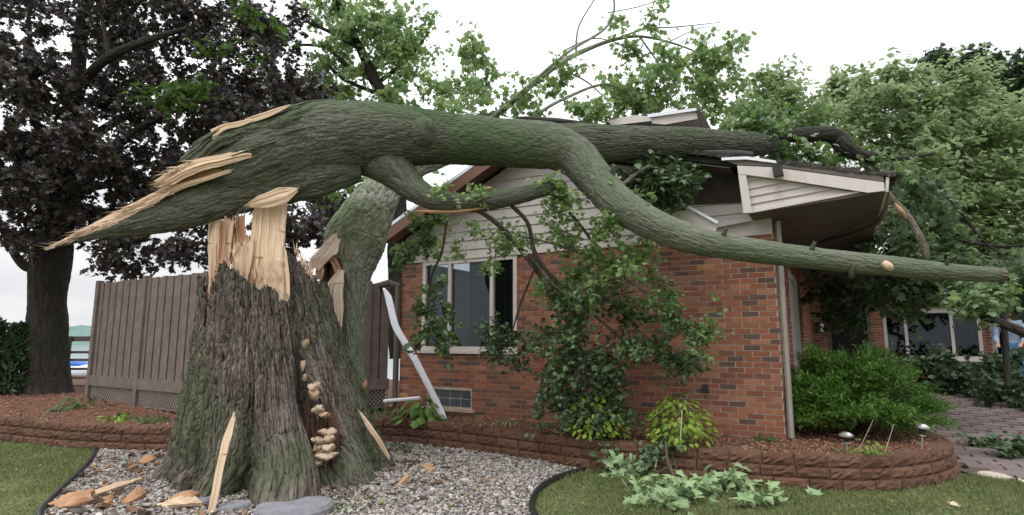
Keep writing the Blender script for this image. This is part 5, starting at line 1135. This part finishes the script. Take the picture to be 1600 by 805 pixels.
tree('willow_tree', 'large pale green wind tossed tree filling the right side behind the eave', 'tree', (12.6, 16, .2),
     [(1500, 560, 16, 40), (1498, 430, 16, 36), (1490, 330, 16, 28), (1470, 240, 16, 18), (1450, 160, 16, 9), (1440, 110, 16, 4)], [[(1490, 340, 16, 14), (1420, 270, 16, 9), (1360, 220, 16, 5)], [(1492, 320, 15.5, 14), (1560, 270, 15.5, 9), (1640, 220, 15.5, 5)], [(1495, 380, 15, 12), (1570, 340, 15, 8), (1650, 330, 15, 5)]],
     [([pb(1360, 150, 16, 50, 34, 120), pb(1420, 160, 16, 50, 44, 150), pb(1480, 180, 16, 60, 50, 170), pb(1370, 210, 16, 60, 36, 170), pb(1450, 230, 15.8, 70, 44, 220), pb(1540, 220, 15.5, 70, 50, 220), pb(1600, 240, 15.5, 60, 60, 180), pb(1400, 280, 15.2, 60, 40, 170), pb(1480, 300, 15, 70, 44, 230), pb(1560, 310, 14.8, 70, 50, 230), pb(1620, 340, 14.8, 50, 60, 150), pb(1450, 360, 14.5, 70, 44, 200), pb(1540, 380, 14.5, 70, 44, 200), pb(1500, 140, 16, 40, 24, 60), pb(1600, 170, 16, 50, 30, 90)], 'lf_back', L_OVAL, dict(size=.19, per=12, twl=(.5, 1.1), droop=.3, wind=(.75, 0, .15), clump=.3, upn=1.5))], 'bark_dark', 'background trees')
tree('oak_tree', 'dark green oak crown standing higher than the pale trees at the upper right', 'tree', (18, 24, .2),
     [(1545, 560, 24, 30), (1545, 400, 24, 28), (1545, 250, 24, 22), (1535, 170, 24, 14), (1525, 110, 24, 7)], [[(1545, 260, 24, 12), (1500, 190, 24, 8), (1470, 120, 24, 4)], [(1542, 230, 24, 12), (1600, 180, 24, 8), (1650, 130, 24, 5)]],
     [([pb(1490, 95, 24, 40, 22, 130), pb(1540, 110, 24, 34, 30, 120), pb(1590, 110, 24, 36, 28, 130), pb(1520, 160, 24, 40, 30, 130), pb(1580, 160, 24, 50, 34, 160), pb(1640, 140, 24, 50, 50, 130), pb(1560, 210, 24, 60, 34, 150)], 'lf_oak', L_MID, dict(size=.25, per=9, twl=(.3, .8), droop=.1))], 'bark_dark', 'background trees')
# evergreens at the far left
def evergreen(px, Y, wpx, top, base, label):
    c = at(px, base, Y); t = thing('evergreen_shrub', label, 'shrub', tuple(c), 'evergreen shrubs at the far left')
    hgt = at(px, top, Y).z-c.z; r = wpx*.5*Y/F
    link('stem', MB().pole(c, c+ZU*hgt*.8, .05, .01).mesh(), MT['bark_dark'], t)
    n = 2600; zf = RNG.random(n)**.8; a = RNG.uniform(0, 2*pi, n); rad = r*(1-zf*.75)*np.sqrt(RNG.uniform(.35, 1, n))
    T = np.array(c)+np.stack([np.cos(a)*rad, np.sin(a)*rad, zf*hgt*.93], 1)
    tip = np.stack([np.cos(a)*.7, np.sin(a)*.7, np.full(n, .9)], 1)+RNG.normal(size=(n, 3))*.3
    V, f = scatter(*oval(.22), T, frames(RNG.normal(size=(n, 3)), tip), RNG.uniform(.08, .18, n)); link('foliage', npmesh('f', V, f), MT['lf_oak'], t)
evergreen(20, 11.2, 62, 503, 622, 'dark pointed evergreen shrub right beside the purple maple trunk')
evergreen(-28, 11.0, 74, 495, 628, 'dark evergreen shrub cut off by the left picture edge')

# ================================================================== PLANTS
def fronds(parent, c, rx, ry, rz, n, per, mat, lw, ll, seed=0):
    rg = np.random.default_rng(seed); c = np.array(list(c))
    a = rg.uniform(0, 2*pi, n); el = np.arcsin(rg.uniform(.02, 1, n)); q = rg.uniform(.35, .95, n)
    d = np.stack([np.cos(a)*np.cos(el), np.sin(a)*np.cos(el), np.sin(el)], 1)
    lumps = 1+.3*vnoise(d*3.1+seed)+.2*vnoise(d*7+seed)
    st = c+d*np.array([rx, ry, rz])*(q*lumps)[:, None]*.86
    dirn = d*np.array([1, 1, .45])+np.array([0, 0, .28])+rg.normal(size=(n, 3))*.22; dirn /= np.linalg.norm(dirn, axis=1)[:, None]
    L = rg.uniform(.16, .5, n); t = np.linspace(0, 1, per)
    pts = st[:, None]+dirn[:, None]*(L[:, None]*t)[..., None]; pts[..., 2] -= (t**2)[None]*L[:, None]*.35
    tip = dirn[:, None]+rg.normal(size=(n, per, 3))*.33
    R = frames(rg.normal(size=(n*per, 3))+[0, 0, .6], tip.reshape(-1, 3))
    V, f = scatter(diamond(lw)[0], diamond(lw)[1], pts.reshape(-1, 3), R, rg.uniform(ll*.6, ll*1.2, n*per))
    link('foliage', npmesh('f', V, f), MT[mat], parent)
def plumes(parent, c, rx, ry, hz, n, mat, seed=0):
    rg = np.random.default_rng(seed); c = np.array(list(c)); P, TT, S = [], [], []
    for k in range(n):
        a = k*2.39996+rg.normal()*.15; lev = rg.uniform(0, 1)**.8; el = radians(4+66*lev); L = rg.uniform(.82, 1.1)
        end = c+np.array([cos(a)*cos(el)*rx, sin(a)*cos(el)*ry, sin(el)*hz+.06])*L; mid = c+(end-c)*.5+np.array([0, 0, .10])
        m_ = 90; t = rg.uniform(.3, 1, m_)**.8; ax = (1-t)[:, None]**2*c+2*((1-t)*t)[:, None]*mid+(t**2)[:, None]*end; ax[:, 2] -= .07*t**4
        dr_ = (end-mid); dr_ /= np.linalg.norm(dr_); w = .13*(1.15-t)+.03
        off = rg.normal(size=(m_, 3))*w[:, None]*np.array([1, 1, .45]); fd = dr_+off*4+np.array([0, 0, .22])+rg.normal(size=(m_, 3))*.18; fd /= np.linalg.norm(fd, axis=1)[:, None]
        per = 12; q = np.linspace(0, 1, per); fl = rg.uniform(.08, .2, m_)
        pts = (ax+off*.6)[:, None]+fd[:, None]*(fl[:, None]*q)[..., None]; pts[..., 2] -= (q**2)[None]*.03
        P.append(pts.reshape(-1, 3)); TT.append((fd[:, None]+rg.normal(size=(m_, per, 3))*.32).reshape(-1, 3)); S.append(rg.uniform(.03, .065, m_*per))
    P = np.vstack(P); TT = np.vstack(TT); S = np.concatenate(S)
    V, f = scatter(diamond(.10)[0], diamond(.10)[1], P, frames(rg.normal(size=P.shape)+[0, 0, .5], TT), S); link('foliage', npmesh('f', V, f), MT[mat], parent, kind='stuff')
jc = gnd(1352, 688, .31); jc = Vector((jc.x+.12, jc.y+.42, .3))
jn = thing('juniper_bush', 'wide feathery bright green juniper bush at the right corner of the house', 'bush', tuple(jc))
plumes(jn, jc+ZU*.02, 1.08, .72, .98, 110, 'lf_juniper', 3)
for k in range(9):
    a = k*.7; e = jc+Vector((cos(a)*.7, sin(a)*.5, .5)); limb(jn, [jc, jc+(e-jc)*.5+ZU*.03, e], [.03, .02, .008], 'bark_dark', 6, 10, 0, name='stem')
def rosette(name, label, cat, c, n, size, spread, mat, leaf=None, h=.1, group=None, up=.6, seed=0):
    rg = np.random.default_rng(seed+50); t = thing(name, label, cat, tuple(c), group); c = np.array(list(c))
    a = rg.uniform(0, 2*pi, n); r = spread*np.sqrt(rg.random(n)); zz = h*(1-.55*(r/spread)**2)*rg.uniform(.12, 1, n)**.8
    T = c+np.stack([np.cos(a)*r*.8, np.sin(a)*r*.8, zz], 1); tip = np.stack([np.cos(a), np.sin(a), rg.uniform(-.5, .15, n)], 1)
    nn = np.stack([np.cos(a)*.5, np.sin(a)*.5, np.ones(n)], 1)+rg.normal(size=(n, 3))*.35; lf = leaf or oval(.36, .2, .25)
    V, f = scatter(lf[0], lf[1], T, frames(nn, tip), size*rg.uniform(.65, 1.2, n)); link('leaves', npmesh('f', V, f, smooth=False), MT[mat], t)
    b = MB()
    for k in range(0, n, max(1, n//14)): b.pole(c+np.array([0, 0, -.01])+(T[k]-c)*[.15, .15, 0], T[k], .004, .003, 5)
    link('stems', b.mesh(), MT['lf_hosta'], t); return t
rosette('hosta_plant', 'broad leaved light green plant at the foot of the fallen white gutter', 'plant', gnd(656, 657, .3), 60, .16, .36, 'lf_hosta', oval(.4, .2, .3), .36, seed=1)
rosette('hydrangea_bush', 'lime green bush below the hanging branches, left of the two by the brick wall', 'bush', gnd(932, 684, .31), 420, .08, .46, 'lf_lime', oval(.34, .2, .25), .58, 'lime leaved bushes in the bed', seed=2)
rosette('hydrangea_bush', 'rounded lime green bush behind a thin pale stake, right of the two', 'bush', gnd(1064, 694, .31), 420, .08, .46, 'lf_lime', oval(.34, .2, .25), .58, 'lime leaved bushes in the bed', seed=3)
solo('plant_stake', MB().pole(gnd(1062, 705, .3), at(1066, 640, gnd(1062, 705, .3).y), .007, .005, 6).mesh(), MT['limestone'], 'thin pale stake standing in front of the right lime green bush', 'stake')
rosette('weed', 'small pale yellow green weed between the two garden lights', 'plant', gnd(1356, 713, .31), 34, .085, .2, 'lf_lime', oval(.22, .2, .1), .2, seed=4)
b = MB(); a_ = gnd(1340, 708, .31); b.pole(a_, at(1365, 655, a_.y), .003, .002, 5); b.pole(gnd(1382, 708, .31), at(1397, 663, 6.3), .003, .002, 5)
solo('dry_stalks', b.mesh(), MT['limestone'], 'two thin dry stalks leaning beside the pale weed', 'stalks')
rosette('ground_plant', 'small variegated plant on the mulch below the basement window', 'plant', gnd(790, 664, .3), 26, .08, .2, 'lf_pale', oval(.2), .08, seed=5)
rosette('ground_plant', 'tiny green sprig on the mulch under the hanging branches', 'plant', gnd(852, 668, .3), 22, .06, .16, 'lf_maple', oval(.25), .08, seed=6)
rosette('ground_plant', 'low green plant on the mulch at the left below the fence end', 'plant', gnd(125, 640, .35), 90, .12, .5, 'lf_maple_dark', oval(.25), .24, seed=7)
rosette('ground_plant', 'small plant with a bright lime leaf on the mulch left of the stump', 'plant', gnd(180, 655, .33), 26, .11, .22, 'lf_lime', oval(.3), .1, seed=8)
rosette('ground_plant', 'dark low plant between the lime leaf and the stump', 'plant', gnd(232, 658, .33), 50, .08, .35, 'lf_maple_dark', oval(.3), .1, seed=9)
rosette('ground_plant', 'dark leafy clump on the bed below the leaning trunk', 'plant', gnd(590, 655, .3), 80, .08, .34, 'lf_maple_dark', oval(.25), .22, seed=10)
rosette('ground_plant', 'leafy weeds in the gravel right of the stump roots', 'plant', gnd(615, 705, 0), 70, .06, .35, 'lf_maple_dark', oval(.28), .14, seed=11)
rosette('ground_plant', 'dark little plant at the brick wall foot left of the juniper', 'plant', gnd(1196, 688, .3), 26, .07, .16, 'lf_maple_dark', oval(.28), .1, seed=12)
rosette('ground_plant', 'green sprig in the gravel at the front below the stump', 'plant', gnd(520, 800, 0), 60, .05, .17, 'lf_maple_dark', oval(.2), .07, seed=13)

# person in the drive, mostly cut by the right edge of the photograph
def person(px, py, Y, hgt):
    c = at(px, py, Y); t = thing('person', 'person in light blue shirt and blue jeans bending slightly, standing at the far right edge', 'person', tuple(c)); k = hgt/1.75
    fw_ = Vector((-.75, -.66, 0)).normalized(); sd = Vector((-fw_.y, fw_.x, 0))
    def J(s, f, z): return c+sd*(s*k)+fw_*(f*k)+ZU*(z*k)
    vs, es, rd = [], [], []
    def ad(p, r, par):
        vs.append(tuple(p)); rd.append((r*k, r*k*.9)); 
        if par is not None: es.append((par, len(vs)-1))
        return len(vs)-1
    pel = ad(J(0, 0, .93), .135, None); w_ = ad(J(0, .02, 1.1), .12, pel); ch = ad(J(0, .09, 1.3), .145, w_); nk = ad(J(0, .15, 1.47), .058, ch); hd = ad(J(0, .19, 1.58), .085, nk); tp = ad(J(0, .19, 1.67), .08, hd); ad(J(0, .275, 1.575), .018, hd)
    for g in (1, -1):
        ad(J(g*.083, .18, 1.585), .014, hd)
        h_ = ad(J(g*.1, 0, .86), .09, pel); kn = ad(J(g*.12, .05, .48), .06, h_); an = ad(J(g*.12, 0, .09), .042, kn); ad(J(g*.13, .17, .04), .036, an)
        sh = ad(J(g*.19, .1, 1.38), .055, ch); el_ = ad(J(g*.25, .14, 1.1), .042, sh); wr = ad(J(g*.2, .33, .95), .028, el_); pm = ad(J(g*.19, .4, .92), .032, wr)
        for q, (a_, ln) in enumerate([(-.03, .075), (-.01, .085), (.012, .08), (.032, .062)]):
            f1 = ad(J(g*.19+a_, .4+ln*.6, .905), .0095, pm); ad(J(g*.19+a_*1.1, .4+ln, .875), .008, f1)
        ad(J(g*.19-g*.045, .41, .93), .010, wr)
    me = bpy.data.meshes.new('body'); me.from_pydata(vs, es, []); o = link('body', me, paint('skin', (.5, .3, .22), .6), t)
    sk = o.modifiers.new('skin', 'SKIN'); o.modifiers.new('sub', 'SUBSURF').levels = 1
    for a_, r in zip(me.skin_vertices[0].data if me.skin_vertices else [], rd): a_.radius = r
    if not me.skin_vertices: pass
    den = paint('blue_denim', (.09, .2, .38), .9, .2, 12); sh_ = paint('light_blue_shirt', (.33, .42, .56), .85, .1, 8)
    parts = [tube([J(0, 0, 1.02), J(0, 0, .93), J(0, 0, .82)], [.15*k, .165*k, .14*k], 16, 10, lump=.04)]
    for g in (1, -1): parts.append(tube([J(g*.07, 0, .92), J(g*.1, .01, .8), J(g*.12, .05, .48), J(g*.12, 0, .06)], [.1*k, .105*k, .075*k, .068*k], 14, 24, lump=.08))
    V, f, b_ = joinm(parts); link('jeans', npmesh('j', V, f, b_, True), den, t)
    parts = [tube([J(0, 0, .94), J(0, .03, 1.1), J(0, .09, 1.3), J(0, .13, 1.42), J(0, .15, 1.47)], [.155*k, .155*k, .185*k, .13*k, .07*k], 18, 26, lump=.06)]
    for g in (1, -1): parts.append(tube([J(g*.12, .1, 1.39), J(g*.2, .1, 1.38), J(g*.25, .14, 1.1), J(g*.215, .28, .99)], [.07*k, .075*k, .06*k, .05*k], 12, 20, lump=.08))
    V, f, b_ = joinm(parts); link('shirt', npmesh('s', V, f, b_, True), sh_, t)
    V, f, b_ = tube([J(0, .13, 1.56), J(0, .15, 1.64), J(0, .17, 1.70), J(0, .2, 1.735)], [.085*k, .1*k, .09*k, .04*k], 14, 10, lump=.08); link('hair', npmesh('h', V, f, b_, True), paint('brown_hair', (.08, .05, .035), .8), t)
    for g in (1, -1):
        V, f, b_ = tube([J(g*.12, -.06, .04), J(g*.125, .05, .045), J(g*.13, .2, .03)], [.04*k, .05*k, .035*k], 12, 12, lump=0); link('shoe', npmesh('h', V, f, b_, True), MT['black'], t)
person(1590, 606, 12.9, 1.75)
# garden lights
def solar(px, py, top, tilt, label):
    c = gnd(px, py, .32); Y = c.y; hgt = at(px, top, Y).z-c.z
    t = thing('garden_light', label, 'garden light', tuple(c), 'metal path lights in the bed'); ax = Vector((tilt, -.05, 1)).normalized()
    link('post', MB().pole(c-ZU*.03, c+ax*hgt*.6, .009, .009).mesh(), MT['steel'], t)
    link('lens', MB().pole(c+ax*hgt*.55, c+ax*hgt*.82, .028, .034, 14).mesh(), MT['black'], t)
    b = MB().pole(c+ax*hgt*.82, c+ax*hgt*.9, .066, .066, 18); b.pole(c+ax*(hgt*.9+.0005), c+ax*hgt, .062, .028, 18)
    link('cap', b.mesh(), MT['steel'], t); link('collar', MB().pole(c+ax*hgt*.5, c+ax*hgt*.552, .034, .034, 14).mesh(), MT['steel'], t)
solar(1324, 709, 675, -.02, 'metal path light standing upright left of the pale weed'); solar(1440, 700, 662, .12, 'tilted metal path light at the right end of the bed')

# ================================================================== DEBRIS
def branch_pile(name, label, cat, blobs, stems, mat, leaf, group=None, **k):
    t = thing(name, label, cat, tuple(blobs[0][0]), group)
    foliage(t, blobs, mat, leaf, **k)
    for L_ in stems: P_, R_ = pl(L_); limb(t, P_, R_, 'bark_twig', 7, 24, .001, name='stem')
    return t
def gb2(px, py, z, rx, ry, n, rz=.07):
    c = gnd(px, py, z); c.z = z+rz*1.1; k = c.y/F; return (c, (rx*k, ry*k*3.2, rz), n)
branch_pile('broken_branch', 'fallen maple branch with pale upturned leaves lying on the right lawn', 'branch',
            [gb2(1060, 770, 0, 80, 12, 64, .03), gb2(990, 748, 0, 34, 8, 26, .03), gb2(1120, 772, 0, 60, 8, 34, .03), gb2(1040, 792, 0, 60, 8, 34, .03), gb2(1180, 785, 0, 26, 6, 12, .03)],
            [[(1040, 690, 6.3, 4), (1045, 725, 6.1, 4), (1070, 765, 5.9, 4), (1130, 785, 5.6, 2)], [(1052, 725, 6.1, 3), (1010, 748, 6.1, 2), (970, 760, 6, 2)]], 'lf_pale', L_MAPLE, size=.115, per=6, twl=(.1, .28), droop=.1, upn=1.3, twr=.003)
branch_pile('broken_branch', 'leafy green twig hanging over the block wall below the lime bushes', 'branch',
            [pb(1005, 706, 6.45, 34, 12, 16), pb(965, 708, 6.5, 18, 9, 7), pb(1040, 700, 6.4, 26, 8, 9)],
            [[(1060, 680, 6.75, 4), (1050, 705, 6.5, 3), (1060, 740, 6.1, 2)]], 'lf_maple_dark', L_MAPLE, size=.07, per=6, twl=(.1, .25), droop=.5)
branch_pile('broken_branch', 'dark heap of leafy branches below the far window', 'branch', [pb(1500, 590, 12.3, 60, 22, 130, 1), pb(1440, 575, 12.5, 36, 20, 60, .8), pb(1570, 580, 11.6, 40, 20, 70, .6), pb(1590, 612, 10.6, 34, 14, 60, .5)],
            [[(1450, 600, 12.3, 5), (1510, 585, 12.2, 5), (1580, 570, 12, 4)]], 'lf_oak', L_MID, size=.14, per=9, twl=(.2, .5), droop=.2)
branch_pile('broken_branch', 'small leafy twig lying on the paved walk', 'branch', [gb2(1545, 700, .04, 30, 5, 24), gb2(1570, 712, .04, 22, 4, 12)], [], 'lf_maple_dark', L_MAPLE, size=.08, per=7, twl=(.1, .25), droop=.2)
branch_pile('broken_branch', 'green leaves lying at the right picture edge on the paved walk', 'branch', [gb2(1595, 718, .03, 16, 5, 16)], [], 'lf_maple_dark', L_MAPLE, size=.09, per=7, twl=(.1, .25), droop=.2)
for k, (x, y, s, a, nm) in enumerate([(1263, 772, .12, .3, 'pale upright leaf against the block wall foot'), (1282, 774, .12, 1.9, 'pale leaf lying flat beside the upright one'), (1492, 790, .1, 1.2, 'cream coloured leaf on the lawn below the wall end')]):
    c = gnd(x, y, .02); V, f = scatter(*maple(.1, .1), np.array([list(c)]), frames(np.array([[.1, -.9, .5+k]]), np.array([[cos(a), .2, sin(a)]])), np.array([s]))
    solo('fallen_leaf', npmesh('l', V, f), MT['lf_pale'] if k < 2 else MT['limestone'], nm, 'leaf', 'single fallen leaves on the lawn')
# scattered bits of leaf over lawn, gravel and mulch: too many to count
n = 2800; x = RNG.uniform(-8, 6, n); y = RNG.uniform(4.5, 9, n); rr_ = np.hypot(x-SX, y-SY); k = rr_ > 1.5; x, y = x[k], y[k]
inb = inpoly(x, y, BEDPOLY); zb = np.where(inb, .33, .04); zb = np.where(inpoly(x, y, WPOLY), .06, zb)
k = (RNG.random(len(x)) < np.where(inb, .8, .45)); x, y, zb = x[k], y[k], zb[k]; n = len(x)
V, f = scatter(*small_maple(), np.stack([x, y, zb], 1), frames(RNG.normal(size=(n, 3))*.4+[0, 0, 1], RNG.normal(size=(n, 3))), RNG.uniform(.02, .06, n))
struct('leaf_litter', npmesh('l', V, f), MT['lf_maple'], 'stuff')
n = 900; a = RNG.uniform(0, 2*pi, n); r_ = 1.15+RNG.gamma(2, .35, n); x = SX+np.cos(a)*r_; y = SY+np.sin(a)*r_; k = (y > 4.6) & inpoly(x, y, GPOLY); x, y = x[k], y[k]; n = len(x)
V, f = scatter(cv, cf, np.stack([x, y, np.full(n, .042)], 1), frames(RNG.normal(size=(n, 3))*.3+[0, 0, 1], RNG.normal(size=(n, 3))), RNG.gamma(3, .009, n)[:, None]*RNG.uniform(.3, 1.3, (n, 3)))
struct('bark_debris', npmesh('d', V, f), isl_mat('bark_crumbs', [(0, (.05, .035, .028)), (.5, (.11, .075, .055)), (.85, (.28, .15, .08)), (1, (.5, .34, .2))], False, .95), 'stuff')
# wood pieces
def chip(rows, mat, label, th=.03, name='wood_chip', N=40, Mm=14, rag=(.03, .03), rough=.015, group='broken wood pieces on the gravel'):
    V, f, b_ = slab([(gnd(a[0], a[1], a[2]), gnd(c[0], c[1], c[2])) for a, c in rows], N, Mm, th, .12, rough, rag, toward=(0, -.5, 1))
    V[:, 2] += max(0, .004-V[:, 2].min()); solo(name, npmesh(name, V, f, b_), MT[mat], label, 'wood chip', group)
chip([((82, 785, .03), (92, 793, .03)), ((110, 772, .05), (118, 790, .05)), ((138, 767, .05), (142, 782, .05))], 'wood_rot', 'broad orange bark piece at the left end of the long splinter')
chip([((138, 770, .05), (142, 776, .05)), ((180, 756, .05), (184, 762, .05)), ((218, 747, .05), (221, 750, .05))], 'wood', 'long thin pale splinter lying on the gravel left of the stump')
chip([((150, 790, .03), (156, 795, .03)), ((160, 779, .04), (172, 785, .04)), ((172, 774, .03), (178, 778, .03))], 'wood_rot', 'short orange chip below the long splinter')
chip([((192, 782, .03), (198, 788, .03)), ((205, 771, .05), (218, 777, .05)), ((222, 766, .03), (228, 771, .03))], 'wood_rot', 'orange chip midway between the long splinter and the leaning plank')
chip([((208, 768, .05), (222, 772, .05)), ((212, 762, .06), (222, 763, .06))], 'wood_rot', 'small dark orange chip resting on the middle chip')
chip([((252, 786, .03), (258, 792, .03)), ((268, 780, .07), (285, 788, .07)), ((283, 772, .04), (312, 787, .04))], 'wood', 'bright pale chip of the pair just left of the leaning plank', .05)
chip([((270, 776, .06), (280, 781, .06)), ((290, 768, .09), (300, 776, .09)), ((314, 764, .06), (318, 768, .06))], 'wood_rot', 'orange chip crossing the bright pale one by the leaning plank', .04)
chip([((216, 721, .03), (222, 725, .03)), ((230, 712, .05), (240, 719, .05)), ((242, 711, .03), (246, 715, .03))], 'wood_rot', 'single rusty chip lying left of the stump near the block wall')
for k, (x, y, lb) in enumerate([(640, 722, 'dark bark piece lying at the tip of the right root'), (525, 742, 'dark crumbled bark piece in front of the fungus cleft'), (120, 800, 'dark bark scrap beside the left edging')]):
    c = gnd(x, y, .03); V, f, b_ = tube([c+Vector((-.12, .02, 0)), c, c+Vector((.13, -.03, .01))], [.015, .035, .012], 10, 30, .01, 20, 5, lump=.5, seed=k); solo('bark_scrap', npmesh('b', V, f, b_, True), MT['bark_stump'], lb, 'bark', 'dark bark scraps on the gravel')
V, f, b_ = slab([(at(324, 806, 5.15), at(334, 806, 5.15)), (at(330, 770, 5.2), at(342, 770, 5.2)), (at(340, 720, 5.3), at(352, 720, 5.3)), (at(348, 685, 5.38), at(361, 685, 5.38)), (at(361, 656, 5.45), at(367, 656, 5.45))], 110, 18, .04, .2, .02, (.02, .05))
solo('splinter_plank', npmesh('p', V, f, b_), MT['wood'], 'long narrow pale splinter leaning upright against the front of the stump', 'splinter')
def rock(px, py, rx, ry, hgt, label, seed):
    c = gnd(px, py, 0); rg = np.random.default_rng(seed); n = 22; a = np.linspace(0, 2*pi, n, endpoint=False); r = 1+.16*vnoise(np.stack([np.cos(a)*1.5+seed, np.sin(a)*1.5, 0*a], 1))
    V = []
    for fr_, z in ((1, 0), (1.0, hgt*.6), (.94, hgt), (.5, hgt*1.12), (.01, hgt*1.15)):
        for k in range(n): V.append((c.x+cos(a[k])*rx*fr_*r[k], c.y+sin(a[k])*ry*fr_*r[k], z+rg.normal()*.002+.02*cos(a[k])*fr_))
    me = bpy.data.meshes.new('rock'); me.from_pydata(V, [], [(q*n+k, q*n+(k+1) % n, (q+1)*n+(k+1) % n, (q+1)*n+k) for q in range(4) for k in range(n)]); solo('flat_stone', me, MT['slate'], label, 'stone', 'flat grey stones at the stump foot')
rock(455, 803, .34, .27, .075, 'larger smooth grey stone slab at the front right root of the stump', 1); rock(362, 797, .16, .12, .05, 'smaller grey stone between the leaning plank and the front root', 2)
rock(318, 785, .13, .16, .05, 'grey stone just behind the foot of the leaning plank', 3)
